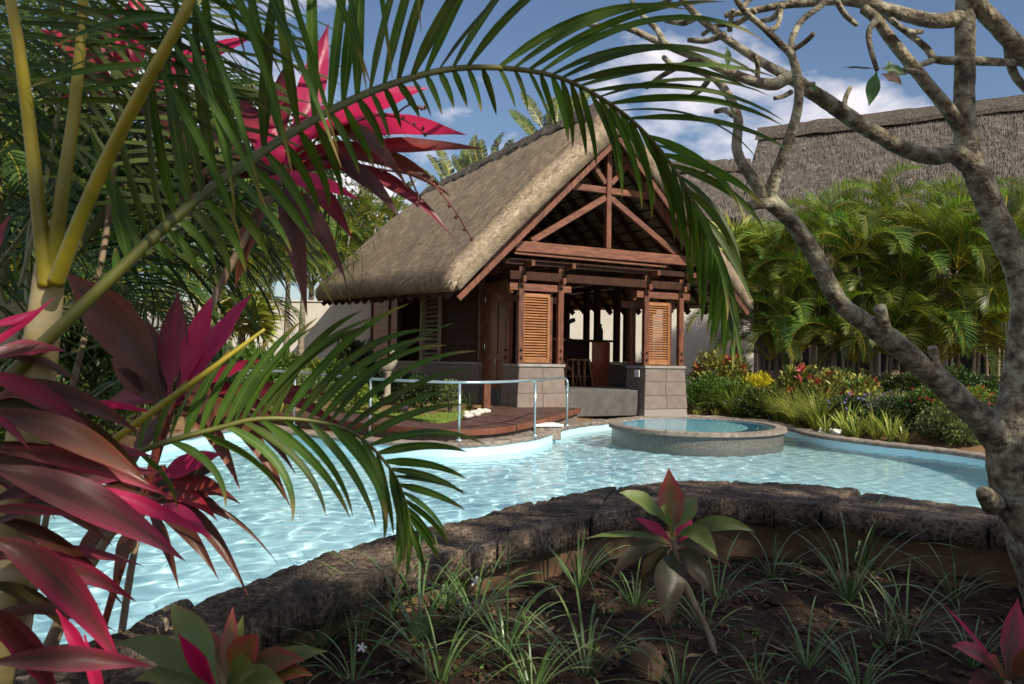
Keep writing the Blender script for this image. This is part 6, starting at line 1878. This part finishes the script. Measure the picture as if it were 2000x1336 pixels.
for k in range(20):                        # the inner, darker leaves of the same clump
    y0 = rs.uniform(690, 1240)
    tx, ty = rs.uniform(90, 330), y0 + rs.uniform(-90, 190)
    cleaf(C3, (-50, y0, .95), (tx, ty, 1.0 + rs.uniform(0, .12)), rs.uniform(28, 50), rs.choice(['cord_bronze', 'cord_bronze', 'cord_olive', 'cord_crimson', 'cord_bronze', 'cord_dusty']), rs.uniform(.05, .16), rs.uniform(-.3, .8))
# bottom, green and pink
C4 = cordy('green and pink cordyline at the bottom edge before the stone wall', 440, 1.12)
stems_of(C4, [[(440, 1420, 1.15, 24), (435, 1340, 1.15, 22)]], 'redstalk')
for b, t, w, m_, bow, ro in [
        ((425, 1340, 1.15), (332, 1178, 1.18), 62, 'cord_green', .08, .2), ((415, 1340, 1.15), (228, 1256, 1.1), 56, 'cord_green', .12, .1), ((440, 1335, 1.16), (455, 1185, 1.2), 34, 'cord_mix', 0, .2), ((450, 1340, 1.15), (505, 1238, 1.12), 74, 'cord_mix', .06, .2),
        ((445, 1340, 1.17), (475, 1200, 1.22), 36, 'cord_green', .02, -.3), ((450, 1350, 1.15), (595, 1290, 1.1), 56, 'cord_mix', .12, .1), ((455, 1345, 1.18), (640, 1272, 1.2), 42, 'cord_green', .1, .2), ((420, 1345, 1.13), (348, 1238, 1.05), 34, 'cord_pink', 0, .3),
        ((430, 1360, 1.1), (402, 1280, 1.0), 30, 'cord_pink', 0, .2), ((450, 1350, 1.15), (560, 1340, 1.05), 50, 'cord_green', .1, .3), ((460, 1360, 1.15), (612, 1320, 1.1), 48, 'cord_mix', .14, .3), ((420, 1350, 1.16), (260, 1330, 1.1), 50, 'cord_green', .12, .2),
        ((440, 1345, 1.15), (410, 1230, 1.2), 46, 'cord_mix', .03, .5), ((440, 1350, 1.1), (500, 1310, 1.0), 60, 'cord_green', .1, .3)]:
    cleaf(C4, b, t, w, m_, bow, ro)
# centre
C5 = cordy('young cordyline with one upright pink striped leaf in the middle of the bed', 1400, 1.95)
stems_of(C5, [[(1412, 1345, 1.95, 13), (1385, 1240, 1.98, 12), (1345, 1160, 2.0, 10), (1325, 1110, 2.0, 10), (1315, 1050, 2.0, 12)]])
for b, t, w, m_, bow, ro in [
        ((1313, 1050, 2.0), (1306, 914, 2.02), 62, 'cord_mix', 0, 0), ((1310, 1030, 2.0), (1209, 962, 1.95), 48, 'cord_green', .1, .2), ((1316, 1035, 2.0), (1363, 967, 2.02), 50, 'cord_green', .05, 0), ((1318, 1055, 2.0), (1476, 1040, 1.95), 36, 'cord_green', .16, .3),
        ((1318, 1050, 2.0), (1402, 1090, 1.88), 50, 'cord_green', .24, 0), ((1310, 1060, 2.0), (1142, 1052, 2.02), 24, 'cord_green', .07, .4), ((1308, 1065, 2.0), (1190, 1135, 1.95), 44, 'cord_olive', .18, .2), ((1312, 1075, 2.0), (1302, 1222, 1.9), 74, 'cord_olive', .1, 0),
        ((1320, 1075, 2.0), (1395, 1175, 1.92), 52, 'cord_olive', .2, .2), ((1312, 1060, 2.02), (1240, 1010, 2.1), 34, 'cord_pink', .04, .3), ((1310, 1070, 2.0), (1250, 1160, 2.0), 46, 'cord_olive', .2, -.2), ((1318, 1068, 2.02), (1350, 1000, 2.1), 40, 'cord_pink', 0, .4),
        ((1316, 1065, 2.02), (1430, 1110, 2.05), 40, 'cord_olive', .16, .3), ((1312, 1045, 1.98), (1290, 990, 1.9), 40, 'cord_green', .1, .2)]:
    cleaf(C5, b, t, w * .86, m_, bow, ro)
# right corner
C6 = cordy('small purple leaved cordyline in the bottom right corner', 1965, 1.55)
stems_of(C6, [[(1975, 1420, 1.55, 18), (1968, 1330, 1.56, 14)]])
for b, t, w, m_, bow, ro in [((1965, 1325, 1.56), (1988, 1168, 1.6), 46, 'cord_dusty', 0, 0), ((1962, 1325, 1.56), (1858, 1262, 1.5), 44, 'cord_dusty', .08, .2), ((1962, 1320, 1.56), (1842, 1180, 1.6), 10, 'cord_pink', .03, .1),
        ((1970, 1330, 1.56), (2060, 1270, 1.5), 46, 'cord_bronze', .1, .1), ((1960, 1335, 1.55), (1890, 1340, 1.5), 40, 'cord_bronze', .1, .3), ((1970, 1330, 1.57), (2040, 1200, 1.62), 40, 'cord_green', 0, .2), ((1966, 1340, 1.55), (1930, 1280, 1.5), 40, 'cord_mix', .05, .2)]:
    cleaf(C6, b, t, w, m_, bow, ro)

# --- frangipani at the right
q = ground_at(2060, 2.34, 0)
fg = thing('frangipani_tree', 'bare grey frangipani tree with forking branches at the right', 'tree', (q.x, q.y, zs(q.x, q.y) - .03))
def branch(name, pts):
    return traced_tube(fg, name, [(a + (28 if name == 'trunk' and b > 700 else 14 if name == 'trunk' and b > 500 else 0), b, c, d * (.80 if name == 'trunk' else .74)) for a, b, c, d in pts], 'bark', 14, .035)
branch('trunk', [(2085, 1340, 2.36, 200), (2050, 1180, 2.34, 172), (1998, 1040, 2.31, 146), (1960, 940, 2.3, 128), (1952, 860, 2.3, 120), (1966, 780, 2.3, 100), (1985, 690, 2.3, 80), (1991, 600, 2.3, 70), (1974, 520, 2.3, 66), (1946, 430, 2.28, 62),
                 (1913, 350, 2.26, 62), (1891, 290, 2.25, 58), (1883, 220, 2.24, 50), (1885, 120, 2.23, 46), (1885, 40, 2.22, 47), (1890, -80, 2.2, 44), (1900, -300, 2.15, 36)])
branch('branch', [(1950, 860, 2.29, 84), (1915, 815, 2.26, 74), (1884, 793, 2.24, 66), (1800, 715, 2.2, 56), (1742, 666, 2.16, 60), (1690, 630, 2.14, 50), (1637, 588, 2.1, 47), (1592, 500, 2.06, 44), (1545, 432, 2.02, 42), (1500, 390, 2.0, 46)])
branch('branch', [(1742, 668, 2.15, 40), (1728, 640, 2.13, 34), (1718, 600, 2.1, 32)])
branch('branch', [(1742, 670, 2.16, 44), (1744, 664, 2.08, 40)])
branch('branch', [(1900, 800, 2.26, 50), (1875, 765, 2.23, 36), (1832, 722, 2.2, 30), (1824, 700, 2.19, 27), (1821, 678, 2.18, 25)])
branch('branch', [(1512, 398, 2.0, 34), (1485, 398, 1.97, 28), (1462, 404, 1.95, 26)])
branch('branch', [(1506, 398, 2.0, 40), (1470, 350, 2.0, 31), (1440, 296, 2.0, 27), (1441, 229, 2.02, 25), (1416, 176, 2.04, 22), (1388, 148, 2.05, 20), (1350, 135, 2.06, 18)])
branch('branch', [(1500, 392, 2.0, 40), (1518, 334, 1.98, 30), (1543, 267, 1.97, 27), (1559, 205, 1.96, 25), (1558, 155, 1.95, 24), (1546, 109, 1.94, 22), (1522, 84, 1.93, 19), (1490, 53, 1.92, 17), (1451, 18, 1.9, 16), (1425, -25, 1.88, 15)])
branch('branch', [(1548, 112, 1.94, 18), (1547, 77, 1.97, 17), (1567, 39, 2.0, 16), (1606, 8, 2.02, 16), (1630, -30, 2.05, 15)])
branch('branch', [(1547, 98, 1.95, 15), (1570, 84, 1.93, 13), (1589, 66, 1.9, 13)])
branch('branch', [(1905, 330, 2.25, 60), (1863, 300, 2.22, 50), (1828, 306, 2.2, 45), (1775, 295, 2.17, 43), (1722, 267, 2.14, 42), (1669, 236, 2.1, 42), (1617, 200, 2.08, 40), (1574, 172, 2.06, 37), (1543, 152, 2.05, 36), (1511, 165, 2.04, 32), (1469, 158, 2.04, 27), (1416, 137, 2.05, 25), (1363, 113, 2.06, 22), (1300, 88, 2.08, 19), (1240, 60, 2.1, 17)])
branch('branch', [(1545, 152, 2.05, 28), (1497, 127, 2.08, 24), (1451, 98, 2.1, 22), (1406, 67, 2.12, 20), (1363, 32, 2.14, 18), (1320, -15, 2.16, 16)])
branch('branch', [(1545, 180, 2.05, 14), (1530, 188, 2.02, 12), (1513, 192, 2.0, 11)])
branch('branch', [(1575, 165, 2.05, 12), (1590, 163, 2.02, 10)])
branch('branch', [(1885, 30, 2.22, 44), (1850, 40, 2.21, 40), (1810, 39, 2.2, 38), (1740, 21, 2.2, 34), (1687, 6, 2.2, 30), (1634, 0, 2.21, 27), (1581, 5, 2.22, 24), (1529, 10, 2.24, 20), (1476, 20, 2.26, 18), (1415, 30, 2.28, 16)])
branch('branch', [(1884, 262, 2.24, 44), (1849, 211, 2.2, 36), (1792, 141, 2.16, 33), (1740, 77, 2.12, 30), (1711, 37, 2.1, 28), (1687, 18, 2.08, 26)])
branch('branch', [(1711, 39, 2.08, 20), (1697, 63, 2.04, 15), (1701, 98, 2.02, 14), (1713, 137, 2.0, 12)])
branch('branch', [(1880, 118, 2.22, 26), (1828, 116, 2.24, 20), (1806, 91, 2.26, 18), (1740, 39, 2.3, 15), (1700, 10, 2.3, 14)])
branch('branch', [(1828, 116, 2.24, 18), (1800, 126, 2.2, 15), (1784, 133, 2.18, 13)])
branch('branch', [(1890, 118, 2.22, 26), (1968, 122, 2.26, 20), (2040, 122, 2.3, 18)])
branch('branch', [(2080, 190, 2.3, 52), (2000, 106, 2.26, 48), (1951, 53, 2.24, 46), (1905, 2, 2.2, 44), (1880, -60, 2.18, 40)])
branch('branch', [(1968, 80, 2.24, 26), (1979, 141, 2.3, 22), (2010, 180, 2.34, 20)])
branch('branch', [(1478, 160, 2.04, 14), (1480, 128, 2.02, 13), (1470, 105, 2.0, 12)])
branch('branch', [(1425, 60, 2.12, 14), (1427, 42, 2.1, 13), (1432, 18, 2.08, 12)])
branch('branch', [(1497, 62, 1.92, 15), (1518, 50, 1.95, 14), (1526, 20, 1.97, 12)])
for pts in ([(1363, 113), (1330, 128), (1290, 150), (1262, 172)], [(1300, 88), (1280, 55), (1245, 20), (1225, -20)], [(1416, 67), (1380, 80), (1345, 78)], [(1476, 20), (1440, 45), (1400, 50), (1372, 68)], [(1529, 10), (1510, 35), (1488, 40)],
            [(1634, 2), (1650, 28), (1672, 48)], [(1350, 135), (1318, 130), (1296, 112)], [(1388, 148), (1372, 172), (1350, 188)], [(1240, 60), (1200, 48), (1160, 50), (1120, 40)], [(1740, 39), (1770, 60), (1800, 62)], [(1432, 225), (1415, 215), (1398, 218)],
            [(1363, 32), (1335, 45), (1300, 40)], [(1320, -15), (1290, 10), (1255, 18)], [(1606, 8), (1590, -10), (1570, -30)], [(1451, 18), (1462, 0), (1490, -20)], [(1669, 236), (1650, 215), (1652, 190), (1660, 172)], [(1792, 141), (1762, 138), (1742, 150)]):
    branch('branch', [(x, y, 2.06 + .04 * k, 17 - 2 * k) for k, (x, y) in enumerate(pts)])
branch('branch', [(1940, 985, 2.28, 60), (1926, 968, 2.22, 46), (1916, 960, 2.18, 24)])
for b, t, w, bow, ro, m_ in [((1713, 135, 2.0), (1643, 131, 1.98), 11, 0, .9, 'fran_leaf'), ((1712, 140, 2.0), (1697, 208, 1.95), 28, .02, 0, 'fran_leaf'), ((1722, 134, 2.0), (1772, 147, 2.0), 24, .05, .4, 'fran_leaf'), ((1722, 145, 2.0), (1762, 166, 1.98), 24, .08, .3, 'litter'),
                        ((1421, 92, 2.1), (1422, 131, 2.08), 14, 0, .2, 'fran_leaf'), ((1588, 165, 2.02), (1590, 178, 2.0), 14, 0, .2, 'fran_leaf'), ((1730, 128, 2.05), (1745, 125, 2.05), 14, 0, .2, 'fran_leaf')]:
    cleaf(fg, b, t, w, m_, bow, ro)

# --- grassy clumps in the shaded bed
tm = [tuft_mesh('foliage', 17 + 3 * k, .34, .0085, 1.0, 'bedgrass', 700 + k, 8, .5) for k in range(5)]
clumps = [(627, 1268, .85), (705, 1250, .8), (818, 1248, 1.1), (760, 1205, .9), (927, 1210, 1.0), (989, 1272, 1.1), (1129, 1150, 1.0), (1146, 1322, 1.05), (870, 1190, .9), (1509, 1130, .8), (1658, 1172, 1.2), (1686, 1110, 1.15), (1402, 1172, .9),
          (1378, 1235, .7), (1867, 1176, .85), (1576, 1304, .8), (1769, 1252, .95), (1733, 1258, .7), (1990, 1130, 1.15), (690, 1330, .8), (860, 1330, .9), (560, 1280, .8), (1040, 1352, .9), (1330, 1362, .8), (1680, 1350, .8), (1480, 1330, .5), (1900, 1300, .8), (1240, 1180, .8)]
def soil_pt(px, py):
    z = .82
    for _ in range(6):
        q = PZ(px, py, z); z = zs(q.x, q.y)
    return Vector((q.x, q.y, z))
rows = {'back': [], 'middle': [], 'front': []}
for c in clumps:
    rows['back' if c[1] < 1195 else 'middle' if c[1] < 1285 else 'front'].append(c)
for rn, lst in rows.items():
    lst.sort()
    for k, (px, py, s) in enumerate(lst):
        q = soil_pt(px, py)
        o = thing('grass_clump', 'arching grassy clump in the %s row of the shaded bed, %s' % (rn, from_left(k, len(lst))), 'grass', q - Vector((0, 0, .008)), random.uniform(0, 6), 'grassy clumps in the bed')
        link('foliage', tm[(k * 2 + len(rn)) % 5], o, None, None, s * (.82 + .1 * (q.y - 2)))
# stones, fallen flowers and leaves
def rock(label, px, py, s, mat, seed):
    q = soil_pt(px, py); rr = random.Random(seed)
    mb = MB(); N1, N2 = 10, 7; P = []
    for i in range(N2 + 1):
        for j in range(N1):
            th, ph = math.pi * i / N2, 6.283 * j / N1
            k = 1 + .2 * math.sin(2 * ph + seed) * math.sin(th) + rr.uniform(-.1, .1)
            P.append((k * s[0] * math.sin(th) * math.cos(ph), k * s[1] * math.sin(th) * math.sin(ph), s[2] * math.cos(th)))
    mb.add(P, [(i * N1 + j, (i + 1) * N1 + j, (i + 1) * N1 + (j + 1) % N1, i * N1 + (j + 1) % N1) for i in range(N2) for j in range(N1)])
    o = mb.build('rock', MT[mat]); o.location = q + Vector((0, 0, s[2] * .25)); o.rotation_euler = (0, 0, seed)
    tag(o, label, 'rock')
rock('small brown rock lying on the soil near the wall', 1087, 1158, (.032, .022, .016), 'render', 1)
rock('rusty brown rock at the bottom of the bed beside the young cordyline', 1262, 1310, (.05, .04, .05), 'render', 2)
rock('orange stone slab half buried under the wall at left', 718, 1188, (.09, .05, .035), 'sand', 3)
rock('orange stone at the wall foot right of the slab', 786, 1168, (.075, .045, .035), 'sand', 4)
rock('low dark mound of soil in the middle of the bed', 1530, 1178, (.06, .05, .02), 'soil', 5)
for (px, py, lab) in [(929, 1172, 'fallen white frangipani flower among the grass blades'), (706, 1284, 'fallen white flower half hidden at the bottom left of the bed')]:
    q = soil_pt(px, py)
    o = thing('fallen_flower', lab, 'flower', q + Vector((0, 0, .05 if py < 1200 else .02)), .4, 'fallen flowers')
    for k in range(5):
        mb = MB(); a = 6.283 * k / 5; h = Vector((math.cos(a), math.sin(a), 0)); sd = Vector((-h.y, h.x, 0))
        pts = [Vector((0, 0, 0)), h * .008 + Vector((0, 0, .003)), h * .016 + Vector((0, 0, .005)), h * .023 + Vector((0, 0, .002))]
        blade_strip(mb, pts, [.003, .009, .011, .002], lambda i: Vector((0, 0, 1)), 2, .15)
        ob = mb.build('petal', MT['white_flower'], o, True); ob.rotation_euler = (.9, 0, 0); ob.scale = (.8,) * 3 if py < 1200 else (.5,) * 3
lm_ = []
for k in range(3):
    mb = MB(); pts = [Vector((.012 * i, .002 * math.sin(i * k + i), .0025 * math.sin(i * 1.3 + k))) for i in range(6)]
    blade_strip(mb, pts, [.002, .010, .015, .014, .008, .001], lambda i: Vector((0, 0, 1)), 2, .3); lm_.append(mb.mesh('fallen_leaf', MT['litter'], True))
for k in range(40):
    px, py = random.uniform(620, 1960), random.uniform(1120, 1330)
    q = soil_pt(px, py)
    if poly_dist(np.array([q.x]), np.array([q.y]), bed_poly)[0] > -.05: continue
    o = link('fallen_leaf', lm_[k % 3], None, q + Vector((0, 0, .01)), (random.uniform(-.4, .4), random.uniform(-.4, .4), random.uniform(0, 6)), random.uniform(.5, 1.2))
    tag(o, 'small dry brown leaf lying on the soil of the shaded bed', 'leaf', 'dry leaves on the bed')
# twigs and straws over the soil
r = np.random.default_rng(95)
C = np.stack([r.uniform(-.6, 2.4, 900), r.uniform(1.3, 3.1, 900)], -1)
C = C[poly_dist(C[:, 0], C[:, 1], bed_poly) < -.03]
a = r.uniform(0, 6.283, len(C)); L = r.uniform(.015, .07, len(C))[:, None]; w = r.uniform(.0008, .002, len(C))[:, None]
d = np.stack([np.cos(a), np.sin(a), r.normal(0, .12, len(C))], -1); sd = np.stack([-np.sin(a), np.cos(a), a * 0], -1)
o3 = np.stack([C[:, 0], C[:, 1], zsoil(C[:, 0], C[:, 1]) + .009], -1)
bend = sd * L * r.normal(0, .12, (len(C), 1))
V = np.stack([o3 - sd * w, o3 + sd * w, o3 + d * L * .5 + bend + sd * w, o3 + d * L * .5 + bend - sd * w, o3 + d * L + sd * w * .4, o3 + d * L - sd * w * .4], 1).reshape(-1, 3)
b = (np.arange(len(C)) * 6)[:, None]
stuff(tag(link('twig_litter', npmesh('twig_litter', V, np.vstack([b + [[0, 1, 2, 3]], b + [[3, 2, 4, 5]]]), MT['litter'])), 'fine dry twigs and straw strewn over the shaded soil', 'litter'))
# low weeds over the soil
r = np.random.default_rng(91)
C = np.stack([r.uniform(-.5, 2.2, 700), r.uniform(1.5, 3.1, 700)], -1)
C = C[(poly_dist(C[:, 0], C[:, 1], bed_poly) < -.04) & (fnoise(C[:, 0], C[:, 1], 77, 4, 2) > .1)]
C = np.repeat(C, 4, 0)
C3d = np.stack([C[:, 0], C[:, 1], zsoil(C[:, 0], C[:, 1]) + .004], -1) + r.normal(0, .004, (len(C), 3))
V, Fq = leaf_tris(C3d, r.normal(0, 1, C3d.shape) * [1, 1, .2] + [0, 0, .35], np.full(len(C3d), .016), np.full(len(C3d), .009), r)
stuff(tag(link('weed_seedlings', npmesh('weed_seedlings', V, Fq, MT['bush'])), 'tiny green seedlings sprouting over the dark soil', 'weeds'))

# --- shade trees standing behind the camera (they throw the dappled shade on the bed)
clump_tree('shade_tree', 'tall leafy tree behind the viewpoint that shades the bed', (5.7, -3.0, .3), 7.4, (2.35, 2.2, 1.1), 7600, .22, 'tree_dark', 801, 'shade trees', 16, .74)
clump_tree('shade_tree', 'second leafy tree behind the viewpoint dappling the left palm', (2.7, -3.2, .6), 6.6, (1.9, 1.5, 1.3), 480, .32, 'tree_dark', 802, 'shade trees', 12, .86)
